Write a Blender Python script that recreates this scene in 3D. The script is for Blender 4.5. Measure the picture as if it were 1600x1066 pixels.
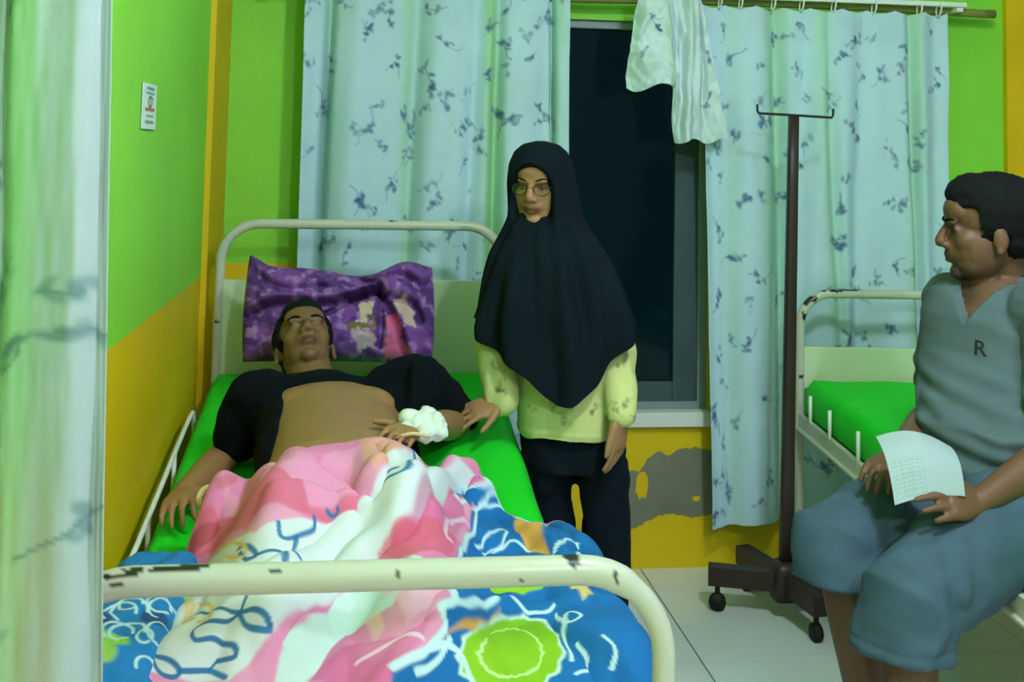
import bpy, bmesh, math, random
import numpy as np
from mathutils import Matrix, Vector
from mathutils.bvhtree import BVHTree

for o in list(bpy.data.objects): bpy.data.objects.remove(o)
scene = bpy.context.scene
COL = scene.collection
random.seed(7)

# ------------------------------------------------------------------ camera
FPX = 1800.0                        # focal length in pixels of a 1600 px wide frame
CAM = np.array([0.0, 0.0, 1.5])
def cam_basis(yaw, pitch, roll):
    y, p, r = map(math.radians, (yaw, pitch, roll))
    f = np.array([math.sin(y)*math.cos(p), math.cos(y)*math.cos(p), math.sin(p)])
    rt = np.array([math.cos(y), -math.sin(y), 0]); up = np.cross(rt, f)
    return rt*math.cos(r)+up*math.sin(r), -rt*math.sin(r)+up*math.cos(r), f
CR, CU, CF = cam_basis(7.4, 4.0, 1.2)
_d = np.array([0, 1.0, 0])
CX = 565-FPX*(_d@CR)/(_d@CF); CY = 230+FPX*(_d@CU)/(_d@CF)
cam = bpy.data.cameras.new('camera'); camo = bpy.data.objects.new('camera', cam); COL.objects.link(camo)
m = Matrix.Identity(4)
for i in range(3):
    m[i][0] = CR[i]; m[i][1] = CU[i]; m[i][2] = -CF[i]; m[i][3] = CAM[i]
camo.matrix_world = m
cam.sensor_width = 36; cam.sensor_fit = 'HORIZONTAL'; cam.lens = FPX/1600*36
cam.shift_x = (800-CX)/1600; cam.shift_y = (CY-533)/1600; cam.clip_start = 0.05
scene.camera = camo
def at(px, py, Y):                  # point of the room at depth Y seen in direction (px, py)
    v = CR*(px-CX)/FPX-CU*(py-CY)/FPX+CF
    return CAM+v*Y/v[1]
def atz(px, py, Z):
    v = CR*(px-CX)/FPX-CU*(py-CY)/FPX+CF
    return CAM+v*(Z-CAM[2])/v[2]

# ------------------------------------------------------------------ world, exposure
w = bpy.data.worlds.new('night'); scene.world = w; w.use_nodes = True
w.node_tree.nodes['Background'].inputs[0].default_value = (0.006, 0.022, 0.026, 1)
w.node_tree.nodes['Background'].inputs[1].default_value = 1.0
vs = scene.view_settings
vs.view_transform = 'Standard'; vs.look = 'None'; vs.gamma = 1; vs.use_curve_mapping = False
vs.exposure = 0.24
LAMPS = [((0.95, -0.9, 2.58), 108, 0.07), ((1.0, 1.4, 2.74), 88, 0.10)]
LAMP_COLOR = (0.77, 0.90, 1.0)

# ------------------------------------------------------------------ helpers
def lin(c):
    c = np.asarray(c, float)/255.0
    return np.where(c <= 0.04045, c/12.92, ((c+0.055)/1.055)**2.4)
def V(*a): return np.array(a, float)
def unit(v): v = np.asarray(v, float); return v/np.linalg.norm(v)
def lerp(a, b, t): return a+(b-a)*t
def sstep(a, b, x):
    t = np.clip((x-a)/(b-a), 0, 1); return t*t*(3-2*t)

def _hash(ix, iy, iz, seed):
    n = ix.astype(np.int64)*374761393+iy.astype(np.int64)*668265263+iz.astype(np.int64)*2147483647+seed*1274126177
    n = (n ^ (n >> 13))*1274126177; n = n & 0x7fffffff; n = (n ^ (n >> 16)) & 0x7fffffff
    return (n % 100003)/50001.5-1
def vnoise(p, seed=0):
    p = np.asarray(p, float)
    i = np.floor(p); f = p-i; f = f*f*(3-2*f); i = i.astype(np.int64)
    x, y, z = i[:, 0], i[:, 1], i[:, 2]; r = 0
    for dx in (0, 1):
        for dy in (0, 1):
            for dz in (0, 1):
                wgt = (f[:, 0] if dx else 1-f[:, 0])*(f[:, 1] if dy else 1-f[:, 1])*(f[:, 2] if dz else 1-f[:, 2])
                r = r+wgt*_hash(x+dx, y+dy, z+dz, seed)
    return r
def fbm(p, seed=0, oct=3):
    p = np.asarray(p, float); r = 0; a = 1
    for k in range(oct): r = r+a*vnoise(p*(2**k), seed+k*17); a *= 0.5
    return r

# materials -------------------------------------------------------
def mat(name, rgb, rough=0.6, var=0.10, scale=9.0, bump=0.0, metal=0.0, spec=0.4, vcol=False, sheen=0.0, stretch=(1, 1, 1), bscale=None, emit=None):
    m = bpy.data.materials.new(name); m.use_nodes = True
    nt = m.node_tree; N = nt.nodes; L = nt.links; b = N['Principled BSDF']
    b.inputs['Roughness'].default_value = rough; b.inputs['Metallic'].default_value = metal
    b.inputs['Specular IOR Level'].default_value = spec
    if sheen: b.inputs['Sheen Weight'].default_value = sheen
    tc = N.new('ShaderNodeTexCoord'); mp = N.new('ShaderNodeMapping'); mp.inputs['Scale'].default_value = stretch
    L.new(tc.outputs['Object'], mp.inputs[0])
    nz = N.new('ShaderNodeTexNoise'); nz.inputs['Scale'].default_value = scale; nz.inputs['Detail'].default_value = 4
    L.new(mp.outputs[0], nz.inputs['Vector'])
    rp = N.new('ShaderNodeMapRange'); rp.inputs['From Min'].default_value = 0.25; rp.inputs['From Max'].default_value = 0.75
    rp.inputs['To Min'].default_value = 1-var; rp.inputs['To Max'].default_value = 1+var
    L.new(nz.outputs[0], rp.inputs[0])
    mx = N.new('ShaderNodeVectorMath'); mx.operation = 'MULTIPLY'
    if vcol:
        at_ = N.new('ShaderNodeAttribute'); at_.attribute_name = 'Col'; L.new(at_.outputs['Color'], mx.inputs[0])
    else:
        mx.inputs[0].default_value = tuple(lin(rgb))
    L.new(rp.outputs[0], mx.inputs[1]); L.new(mx.outputs[0], b.inputs['Base Color'])
    if emit:
        b.inputs['Emission Color'].default_value = (*emit[0], 1); b.inputs['Emission Strength'].default_value = emit[1]
    if bump:
        bp = N.new('ShaderNodeBump'); bp.inputs['Strength'].default_value = bump; bp.inputs['Distance'].default_value = 0.004
        n2 = N.new('ShaderNodeTexNoise'); n2.inputs['Scale'].default_value = bscale or scale*8; n2.inputs['Detail'].default_value = 3
        L.new(mp.outputs[0], n2.inputs['Vector']); L.new(n2.outputs[0], bp.inputs['Height']); L.new(bp.outputs[0], b.inputs['Normal'])
    return m

def wall_mat(name, lower, upper, zsplit):
    """two-tone painted plaster: lower colour below zsplit, upper colour above"""
    m = mat(name, upper, 0.55, 0.07, 2.2, bump=0.25, bscale=60)
    nt = m.node_tree; N = nt.nodes; L = nt.links
    mx = [n for n in N if n.type == 'VECT_MATH'][0]
    tc = [n for n in N if n.type == 'TEX_COORD'][0]
    sp = N.new('ShaderNodeSeparateXYZ'); L.new(tc.outputs['Object'], sp.inputs[0])
    gt = N.new('ShaderNodeMath'); gt.operation = 'GREATER_THAN'; gt.inputs[1].default_value = zsplit
    L.new(sp.outputs[2], gt.inputs[0])
    mi = N.new('ShaderNodeMix'); mi.data_type = 'RGBA'
    mi.inputs['A'].default_value = (*lin(lower), 1); mi.inputs['B'].default_value = (*lin(upper), 1)
    L.new(gt.outputs[0], mi.inputs['Factor']); L.new(mi.outputs['Result'], mx.inputs[0])
    return m

GREEN = (138, 214, 58); YELLOW = (224, 190, 0)
M = dict(
    wall=wall_mat('painted_wall', YELLOW, GREEN, 1.085),
    yellow=mat('yellow_paint', (228, 182, 0), 0.5, 0.06, 3),
    plaster=mat('bare_plaster', (122, 122, 104), 0.9, 0.15, 10, bump=0.5),
    ceil=mat('white_ceiling', (225, 228, 220), 0.8, 0.03),
    tile=mat('white_tile', (236, 240, 236), 0.16, 0.04, 3, spec=0.5),
    grout=mat('grout', (88, 96, 90), 0.9, 0.1),
    white_metal=mat('white_enamel', (200, 200, 182), 0.32, 0.05, 6),
    white=mat('white_plastic', (228, 230, 224), 0.45, 0.04),
    panel=mat('cream_panel', (205, 214, 178), 0.45, 0.05, 4),
    sheet=mat('green_sheet', (10, 208, 30), 0.7, 0.06, 6, bump=0.15),
    alu=mat('grey_frame', (128, 142, 142), 0.45, 0.05),
    dark_metal=mat('dark_brown_metal', (52, 36, 34), 0.45, 0.12, 12),
    black_metal=mat('black_wire', (22, 28, 28), 0.4, 0.1),
    rubber=mat('black_rubber', (20, 20, 20), 0.7, 0.1),
    far_wall=mat('grey_wall', (128, 138, 134), 0.7, 0.04),
    sash=mat('grey_sash', (58, 78, 80), 0.5, 0.1, 5),
    wood=mat('old_bamboo', (128, 130, 70), 0.7, 0.2, 14, stretch=(1, 8, 8)),
    cloth=mat('printed_cloth', None, 0.85, 0.03, 20, vcol=True, bump=0.1),
    skin=mat('skin', None, 0.5, 0.05, 30, vcol=True, spec=0.35),
    enamel_v=mat('chipped_enamel', None, 0.32, 0.03, 6, vcol=True),
    paper=mat('printed_paper', None, 0.7, 0.02, 20, vcol=True),
    hair=mat('black_hair', (15, 18, 19), 0.85, 0.3, 60, bump=0.5, bscale=260, spec=.15),
    hijab=mat('black_jersey', (13, 24, 30), 0.9, 0.12, 8, spec=.1),
    black_shirt=mat('black_cotton', (9, 15, 20), 0.95, 0.15, 9, spec=.1),
    trouser=mat('black_trousers', (10, 20, 28), 0.9, 0.15, 9, spec=.12),
    denim=mat('blue_denim', (62, 84, 100), 0.85, 0.14, 14, bump=0.3, bscale=260),
    grey_shirt=mat('grey_jersey', (80, 96, 100), 0.85, 0.07, 12, bump=0.12, bscale=200),
    print_dark=mat('dark_print', (20, 26, 30), 0.7, 0.05),
    eye_white=mat('eye_white', (138, 128, 112), 0.6, 0.03, spec=.1),
    iris=mat('iris', (24, 16, 12), 0.2, 0.05),
    glasses=mat('dark_spectacle_frame', (38, 34, 30), 0.3, 0.05),
    gauze=mat('white_gauze', (224, 230, 220), 0.9, 0.05, 30, bump=0.5),
    tape=mat('beige_tape', (216, 196, 140), 0.6, 0.08),
    nailmat=mat('dark_mattress_edge', (60, 62, 52), 0.8, 0.1),
    sandal=mat('brown_sandal', (70, 36, 34), 0.6, 0.1),
)
def glass_mat():
    m = bpy.data.materials.new('window_glass'); m.use_nodes = True; N = m.node_tree.nodes; L = m.node_tree.links
    N.remove(N['Principled BSDF']); out = N['Material Output']
    g = N.new('ShaderNodeBsdfGlossy'); g.inputs['Roughness'].default_value = 0.06; g.inputs['Color'].default_value = (0.30, 0.36, 0.36, 1)
    t = N.new('ShaderNodeBsdfTransparent'); t.inputs['Color'].default_value = (0.45, 0.55, 0.55, 1)
    fr = N.new('ShaderNodeFresnel'); fr.inputs['IOR'].default_value = 1.4
    mx = N.new('ShaderNodeMixShader'); L.new(fr.outputs[0], mx.inputs[0]); L.new(t.outputs[0], mx.inputs[1]); L.new(g.outputs[0], mx.inputs[2])
    L.new(mx.outputs[0], out.inputs[0]); return m
M['glass'] = glass_mat()
def lens_mat():
    m = bpy.data.materials.new('spectacle_lens'); m.use_nodes = True; N = m.node_tree.nodes; L = m.node_tree.links
    N.remove(N['Principled BSDF']); out = N['Material Output']
    g = N.new('ShaderNodeBsdfGlossy'); g.inputs['Roughness'].default_value = 0.1
    t = N.new('ShaderNodeBsdfTransparent'); t.inputs['Color'].default_value = (0.85, 0.88, 0.86, 1)
    mx = N.new('ShaderNodeMixShader'); mx.inputs[0].default_value = 0.1; L.new(t.outputs[0], mx.inputs[1]); L.new(g.outputs[0], mx.inputs[2])
    L.new(mx.outputs[0], out.inputs[0]); return m
M['lens'] = lens_mat()

# objects ---------------------------------------------------------
def adopt(o, parent):
    if parent is None: return
    o.parent = parent
    if parent.get('_wc'): o.matrix_parent_inverse = Matrix.Translation(-parent.location)
def tag(o, label=None, cat=None, group=None, kind=None):
    if label: o['label'] = label
    if cat: o['category'] = cat
    if group: o['group'] = group
    if kind: o['kind'] = kind
    return o
def thing(name, loc, label=None, cat=None, group=None, kind=None, world=True, rz=0):
    o = bpy.data.objects.new(name, None); COL.objects.link(o); o.location = Vector(loc); o.rotation_euler = (0, 0, rz)
    o.empty_display_size = 0.1
    if world: o['_wc'] = 1
    return tag(o, label, cat, group, kind)
def mesh(name, v, f, mt, parent=None, smooth=True, col=None):
    me = bpy.data.meshes.new(name)
    me.from_pydata([tuple(p) for p in np.asarray(v, float)], [], [tuple(int(i) for i in q) for q in f]); me.update()
    if smooth: me.polygons.foreach_set('use_smooth', [True]*len(me.polygons))
    if col is not None: setcol(me, col)
    me.materials.append(M[mt] if isinstance(mt, str) else mt)
    o = bpy.data.objects.new(name, me); COL.objects.link(o); adopt(o, parent); return o
def setcol(me, col):
    a = me.color_attributes.new('Col', 'FLOAT_COLOR', 'POINT')
    c = np.ones((len(me.vertices), 4), np.float32); c[:, :3] = col; a.data.foreach_set('color', c.ravel())
def grid_faces(nu, nv, wrap=False):
    i = np.arange(nu-1)[:, None]; j = np.arange(nv if wrap else nv-1)[None, :]
    a = i*nv+j; b = i*nv+(j+1) % nv; c = (i+1)*nv+(j+1) % nv; d = (i+1)*nv+j
    return np.stack([a+0*j, b+0*i, c+0*i, d+0*j], -1).reshape(-1, 4)
def box_vf(lo, hi, bev=0.0):
    bm = bmesh.new(); bmesh.ops.create_cube(bm, size=1)
    lo = np.asarray(lo, float); hi = np.asarray(hi, float)
    for vv in bm.verts: vv.co = Vector([(lo[k]+hi[k])/2+vv.co[k]*(hi[k]-lo[k]) for k in range(3)])
    if bev: bmesh.ops.bevel(bm, geom=bm.edges[:], offset=bev, segments=2, affect='EDGES', profile=0.7)
    bm.verts.index_update(); v = [tuple(x.co) for x in bm.verts]; f = [[q.index for q in p.verts] for p in bm.faces]; bm.free()
    return v, f
def box(name, lo, hi, mt, parent=None, bev=0.0):
    v, f = box_vf(lo, hi, bev); return mesh(name, v, f, mt, parent, smooth=False)
def merge(*vfs):
    V_, F_ = [], []; n = 0
    for v, f in vfs:
        V_ += [tuple(p) for p in v]; F_ += [[i+n for i in q] for q in f]; n += len(v)
    return V_, F_
def frames(pts):
    pts = np.asarray(pts, float); T = np.gradient(pts, axis=0); T /= np.linalg.norm(T, axis=1)[:, None]
    up = V(0, 0, 1) if abs(T[0][2]) < 0.9 else V(0, 1, 0)
    n = np.cross(T[0], up); n /= np.linalg.norm(n); out = []
    for t in T:
        n = n-t*(n@t); n /= np.linalg.norm(n); out.append((n.copy(), np.cross(t, n)))
    return out
def tube_vf(pts, r, seg=10):
    pts = np.asarray(pts, float); r = np.broadcast_to(np.asarray(r, float), (len(pts),)); fr = frames(pts)
    a = np.linspace(0, 2*np.pi, seg, endpoint=False); v = []
    for p, (n, b), rr in zip(pts, fr, r): v += [p+rr*(math.cos(t)*n+math.sin(t)*b) for t in a]
    f = [list(q) for q in grid_faces(len(pts), seg, True)]
    f.append(list(range(seg))[::-1]); f.append(list(range((len(pts)-1)*seg, len(pts)*seg)))
    return v, f
def tube(name, pts, r, mt, parent=None, seg=10): v, f = tube_vf(pts, r, seg); return mesh(name, v, f, mt, parent)
def spline(pts, n=12):
    """Catmull-Rom through the points"""
    p = np.asarray(pts, float); p = np.vstack([2*p[0]-p[1], p, 2*p[-1]-p[-2]]); out = []
    for i in range(1, len(p)-2):
        for t in np.linspace(0, 1, n, endpoint=False):
            out.append(0.5*((2*p[i])+(-p[i-1]+p[i+1])*t+(2*p[i-1]-5*p[i]+4*p[i+1]-p[i+2])*t*t+(-p[i-1]+3*p[i]-3*p[i+1]+p[i+2])*t**3))
    out.append(p[-2]); return np.array(out)
def arch(x0, x1, y, z0, z1, rad, n=10):
    """inverted U: up at x0, over, down at x1"""
    pts = [V(x0, y, z) for z in np.linspace(z0, z1-rad, 12)]
    pts += [V(x0+rad-rad*math.cos(a), y, z1-rad+rad*math.sin(a)) for a in np.linspace(0, math.pi/2, n)[1:]]
    pts += [V(x, y, z1) for x in np.linspace(x0+rad, x1-rad, 40)[1:]]
    pts += [V(x1-rad+rad*math.sin(a), y, z1-rad+rad*math.cos(a)) for a in np.linspace(0, math.pi/2, n)[1:]]
    pts += [V(x1, y, z) for z in np.linspace(z1-rad, z0, 12)[1:]]
    return np.array(pts)

# solid primitives gathered into one continuous skin ----------------
def p_ell(c, r, ax=None, nu=18, nv=12):
    ax = np.eye(3) if ax is None else np.asarray(ax, float); v = []
    r = np.broadcast_to(np.asarray(r, float), (3,))
    for i in range(1, nv):
        t = math.pi*i/nv
        for j in range(nu):
            p = 2*math.pi*j/nu
            v.append(np.asarray(c)+ax[0]*r[0]*math.sin(t)*math.cos(p)+ax[1]*r[1]*math.sin(t)*math.sin(p)+ax[2]*r[2]*math.cos(t))
    f = [list(q) for q in grid_faces(nv-1, nu, True)]
    n = len(v); v.append(np.asarray(c)+ax[2]*r[2]); v.append(np.asarray(c)-ax[2]*r[2])
    for j in range(nu):
        f.append([n, j, (j+1) % nu]); f.append([n+1, (nv-2)*nu+(j+1) % nu, (nv-2)*nu+j])
    return v, f
def p_loft(secs, n=24, pw=2.0):
    """secs: (centre, half vector a, half vector b); closed with caps; pw > 2 squares the section"""
    v = []
    for c, a, b in secs:
        for t in np.linspace(0, 2*np.pi, n, endpoint=False):
            ct, st = math.cos(t), math.sin(t)
            ct = math.copysign(abs(ct)**(2/pw), ct); st = math.copysign(abs(st)**(2/pw), st)
            v.append(np.asarray(c)+np.asarray(a)*ct+np.asarray(b)*st)
    f = [list(q) for q in grid_faces(len(secs), n, True)]
    f.append(list(range(n))[::-1]); f.append(list(range((len(secs)-1)*n, len(secs)*n)))
    return v, f
def p_limb(pts, rad):
    """tapered limb with round joints"""
    out = []
    for i, (p, r) in enumerate(zip(pts, rad)):
        out.append(p_ell(p, r, nu=14, nv=10))
        if i: out.append(tube_vf([lerp(np.asarray(pts[i-1]), np.asarray(p), t) for t in (0, .33, .67, 1)], [lerp(rad[i-1], r, t) for t in (0, .33, .67, 1)], 14))
    return merge(*out)
def skin_mesh(name, parts, voxel, smooth, mt, parent, disp=None, post=None, paint=None):
    """overlapping solids fused into ONE continuous surface, smoothed, then displaced and painted"""
    v, f = merge(*parts)
    me = bpy.data.meshes.new('tmp'); me.from_pydata(v, [], f); o = bpy.data.objects.new('tmp', me); COL.objects.link(o)
    bm = bmesh.new(); bm.from_mesh(me); bmesh.ops.recalc_face_normals(bm, faces=bm.faces[:]); bm.to_mesh(me); bm.free()
    r = o.modifiers.new('r', 'REMESH'); r.mode = 'VOXEL'; r.voxel_size = voxel; r.adaptivity = 0
    if smooth: s = o.modifiers.new('s', 'SMOOTH'); s.factor = 0.5; s.iterations = smooth
    dg = bpy.context.evaluated_depsgraph_get(); dg.update()
    nm = bpy.data.meshes.new_from_object(o.evaluated_get(dg), depsgraph=dg); nm.name = name
    bpy.data.objects.remove(o); bpy.data.meshes.remove(me)
    n = len(nm.vertices); P = np.empty(n*3); nm.vertices.foreach_get('co', P); P = P.reshape(-1, 3)
    if disp is not None or post is not None:
        N = np.empty(n*3); nm.vertices.foreach_get('normal', N); N = N.reshape(-1, 3)
        if disp is not None: P = P+N*np.asarray(disp(P, N))[:, None]
        if post is not None: P = post(P, N)
        nm.vertices.foreach_set('co', P.ravel())
    nm.polygons.foreach_set('use_smooth', [True]*len(nm.polygons)); nm.update()
    if paint is not None: setcol(nm, paint(P))
    nm.materials.clear(); nm.materials.append(M[mt])
    ob = bpy.data.objects.new(name, nm); COL.objects.link(ob); adopt(ob, parent); return ob

# print on cloth ----------------------------------------------------
def stroke(col, UV, pts, width, rgb, soft=0.35, alpha=1.0):
    pts = np.asarray(pts, float); lo = pts.min(0)-width*1.5; hi = pts.max(0)+width*1.5
    k = np.where((UV[:, 0] > lo[0]) & (UV[:, 0] < hi[0]) & (UV[:, 1] > lo[1]) & (UV[:, 1] < hi[1]))[0]
    if not len(k): return
    q = UV[k]; d = np.full(len(k), 1e9)
    for a, b in zip(pts[:-1], pts[1:]):
        ab = b-a; t = np.clip(((q-a)@ab)/max(ab@ab, 1e-12), 0, 1); d = np.minimum(d, np.linalg.norm(q-a-t[:, None]*ab, axis=1))
    wgt = (1-sstep(width*0.5*(1-soft), width*0.5*(1+soft), d))[:, None]*alpha
    col[k] = col[k]*(1-wgt)+lin(rgb)*wgt
def spot(col, UV, c, r, rgb, ang=0, soft=0.3, alpha=1.0, wob=0.0, lobes=0):
    c = np.asarray(c, float); R = max(r)*1.5
    k = np.where((abs(UV[:, 0]-c[0]) < R) & (abs(UV[:, 1]-c[1]) < R))[0]
    if not len(k): return
    q = UV[k]-c; ca, sa = math.cos(ang), math.sin(ang)
    x = (q[:, 0]*ca+q[:, 1]*sa)/r[0]; y = (-q[:, 0]*sa+q[:, 1]*ca)/r[1]
    d = np.hypot(x, y)
    if lobes: d = d/(1+wob*np.cos(lobes*np.arctan2(y, x)))
    wgt = (1-sstep(1-soft, 1+soft*0.5, d))[:, None]*alpha
    col[k] = col[k]*(1-wgt)+lin(rgb)*wgt
def poly(col, UV, pts, rgb, alpha=1.0):
    pts = np.asarray(pts, float); x, y = UV[:, 0], UV[:, 1]; ins = np.zeros(len(UV), bool); n = len(pts)
    for i in range(n):
        (x1, y1), (x2, y2) = pts[i], pts[(i+1) % n]
        if y1 == y2: continue
        ins ^= ((y1 > y) != (y2 > y)) & (x < (x2-x1)*(y-y1)/(y2-y1)+x1)
    lo = pts.min(0)-.01; hi = pts.max(0)+.01
    k = np.where((x > lo[0]) & (x < hi[0]) & (y > lo[1]) & (y < hi[1]))[0]
    if not len(k): return
    q = UV[k]; d = np.full(len(k), 1e9)
    for a, b in zip(pts, np.roll(pts, -1, 0)):
        ab = b-a; t = np.clip(((q-a)@ab)/max(ab@ab, 1e-12), 0, 1); d = np.minimum(d, np.linalg.norm(q-a-t[:, None]*ab, axis=1))
    wgt = (np.clip(.5+np.where(ins[k], d, -d)/.0045, 0, 1)*alpha)[:, None]
    col[k] = col[k]*(1-wgt)+lin(rgb)*wgt
def sprig(col, UV, c, s, rnd, tone=(58, 92, 138)):
    """a small blue twig with blossoms"""
    a = rnd.uniform(0, 6.28); p = [np.asarray(c, float)]
    for k in range(4):
        a += rnd.uniform(-0.9, 0.9); p.append(p[-1]+s*0.32*V(math.cos(a), math.sin(a)))
    P_ = spline(p, 5); al = rnd.uniform(0.45, 0.85)
    stroke(col, UV, P_[:rnd.randrange(6, len(P_))], s*0.05, tone, 0.6, al*0.7)
    for k in range(rnd.choice([4, 5, 6, 8])):
        q = P_[rnd.randrange(9)]+s*V(rnd.uniform(-.16, .16), rnd.uniform(-.16, .16))
        spot(col, UV, q, (s*rnd.uniform(.09, .19), s*rnd.uniform(.06, .11)), tone, rnd.uniform(0, 3.1), 0.6, al*rnd.uniform(0.6, 1))

# ------------------------------------------------------------------ the room
YW = 4.18; XL = -0.49; XR = 3.3; YB = -2.6; ZC = 2.9
fl = box('floor', (XL-.1, YB-.1, -0.06), (XR+.1, YW+.1, -0.004), 'grout'); tag(fl, kind='structure')
tv, tf = box_vf((-0.2605, -0.2605, -0.012), (0.2605, 0.2605, 0), 0.002); tm = None
for i in range(-3, 5):
    for j in range(-13, 1):
        cx_, cy_ = 1.045+0.525*(i+.5), 3.945+0.525*(j+.5)
        if cx_ < XL-0.2 or cx_ > XR+0.2 or cy_ < YB-0.2: continue
        if tm is None: t_ = mesh('floor_tile', tv, tf, 'tile', fl, smooth=False); tm = t_.data
        else: t_ = bpy.data.objects.new('floor_tile', tm); COL.objects.link(t_); t_.parent = fl
        t_.location = (cx_, cy_, 0)
tag(box('ceiling', (XL-.1, YB-.1, ZC), (XR+.1, YW+.1, ZC+.08), 'ceil'), kind='structure')
tag(box('wall_left', (XL-.12, YB-.1, -.02), (XL, YW+.12, ZC), 'wall'), kind='structure')
tag(box('wall_right', (XR, YB-.1, -.02), (XR+.12, YW+.12, ZC), 'far_wall'), kind='structure')
tag(box('wall_rear', (XL, YB-.12, -.02), (XR, YB, ZC), 'far_wall'), kind='structure')
WX0, WX1, WZ0, WZ1 = 0.40, 1.29, 0.56, 1.99
v, f = merge(box_vf((XL, YW, -.02), (WX0, YW+.14, ZC)), box_vf((WX1, YW, -.02), (XR, YW+.14, ZC)),
             box_vf((WX0, YW, -.02), (WX1, YW+.14, WZ0)), box_vf((WX0, YW, WZ1), (WX1, YW+.14, ZC)))
wb = tag(mesh('wall_back', v, f, 'wall', smooth=False), kind='structure')
tag(box('trim_1', (XL-.01, 3.76, 0), (XL+.018, YW, ZC), 'yellow'), kind='structure')
tag(box('trim_2', (2.46, YW-.03, 0), (2.95, YW+.01, ZC), 'yellow'), kind='structure')
# flaking paint below the window: bare plaster with a ragged outline
out = [(972, 742), (985, 735), (1000, 738), (1012, 716), (1030, 707), (1045, 712), (1060, 704), (1085, 700), (1108, 703), (1150, 708), (1165, 730), (1160, 770), (1140, 790), (1105, 806), (1080, 808), (1050, 802), (1030, 806), (1010, 815), (995, 824), (985, 826), (982, 812), (968, 805), (930, 800), (925, 760)]
pp = np.array([at(x, y, YW-0.0025) for x, y in out]); rp = []
rnd = random.Random(3)
for a, b in zip(pp, np.roll(pp, -1, 0)):
    for t in (0, .25, .5, .75): rp.append(lerp(a, b, t)+V(rnd.uniform(-.004, .004), 0, rnd.uniform(-.004, .004)))
n = len(rp); v = [tuple(p) for p in rp]+[(p[0], YW+.001, p[2]) for p in rp]
f = [list(range(n))]+[[i, i+n, (i+1) % n+n, (i+1) % n] for i in range(n)]
o = mesh('bare_plaster_patch', v, f, 'plaster', wb, smooth=False)
for cx_, cy_, sx, sy in ((1002, 758, 10, 22), (1088, 779, 7, 4)):
    c = at(cx_, cy_, YW-.0032); s = 4.18/1800
    v = []; 
    for layer in (0, 1):
        for a in np.linspace(0, 6.283, 14, endpoint=False):
            rr = rnd.uniform(.75, 1.2); v.append(c+V(math.cos(a)*sx*s*rr, layer*.003, math.sin(a)*sy*s*rr))
    mesh('paint_flake', v, [list(range(14))]+[[i, i+14, (i+1) % 14+14, (i+1) % 14] for i in range(14)], 'yellow', o, smooth=False)
# window
win = thing('window_1', (0.85, YW, WZ0), kind='structure')
fw = 0.035
for lo, hi in (((WX0, YW+.02, WZ0), (WX0+fw, YW+.10, WZ1)), ((WX1-fw, YW+.02, WZ0), (WX1, YW+.10, WZ1)),
               ((WX0+fw, YW+.02, WZ0), (WX1-fw, YW+.10, WZ0+.03)), ((WX0+fw, YW+.02, WZ1-.03), (WX1-fw, YW+.10, WZ1))):
    box('window_frame', lo, hi, 'alu', win, .003)
box('mullion', (0.70, YW+.03, WZ0+.03), (0.735, YW+.09, WZ1-.03), 'alu', win, .003)
box('glass_pane', (WX0+fw, YW+.055, WZ0+.03), (0.70, YW+.061, WZ1-.03), 'glass', win)
box('glass_pane', (0.735, YW+.055, WZ0+.03), (WX1-fw, YW+.061, WZ1-.03), 'glass', win)
# open outer shutter seen through the glass
box('sash_stile', (1.165, YW+.028, WZ0+.03), (WX1-fw, YW+.053, WZ1-.03), 'sash', win, .003)
box('sash_rail', (0.735, YW+.028, WZ0+.03), (1.165, YW+.053, WZ0+.10), 'sash', win, .003)
box('sill', (WX0-.02, YW-.035, WZ0-.05), (WX1+.01, YW+.03, WZ0+.002), 'white', win, .004)

# lamps of the ward (above and behind the view)
for k, (loc, pw, r) in enumerate(LAMPS):
    lt = thing('ceiling_lamp', (loc[0], loc[1], ZC), ('round white ceiling lamp behind the foot of the beds', 'round white ceiling lamp between the two beds')[k], 'lamp')
    v, f = tube_vf([(loc[0], loc[1], z) for z in (ZC, ZC-.03, ZC-.05, loc[2]+.03+r*.2)], [.07, .07, .03, .03], 20)
    mesh('lamp_holder', v, f, 'white', lt)
    e = bpy.data.materials.new('lamp_glow'); e.use_nodes = True; N = e.node_tree.nodes; L = e.node_tree.links
    em = N.new('ShaderNodeEmission'); em.inputs[0].default_value = (*LAMP_COLOR, 1); em.inputs[1].default_value = pw/(4*math.pi*r*r)*0.32
    L.new(em.outputs[0], N['Material Output'].inputs[0])
    v, f = p_ell(loc, r, nu=16, nv=10); mesh('bulb', v, f, e, lt)

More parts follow.
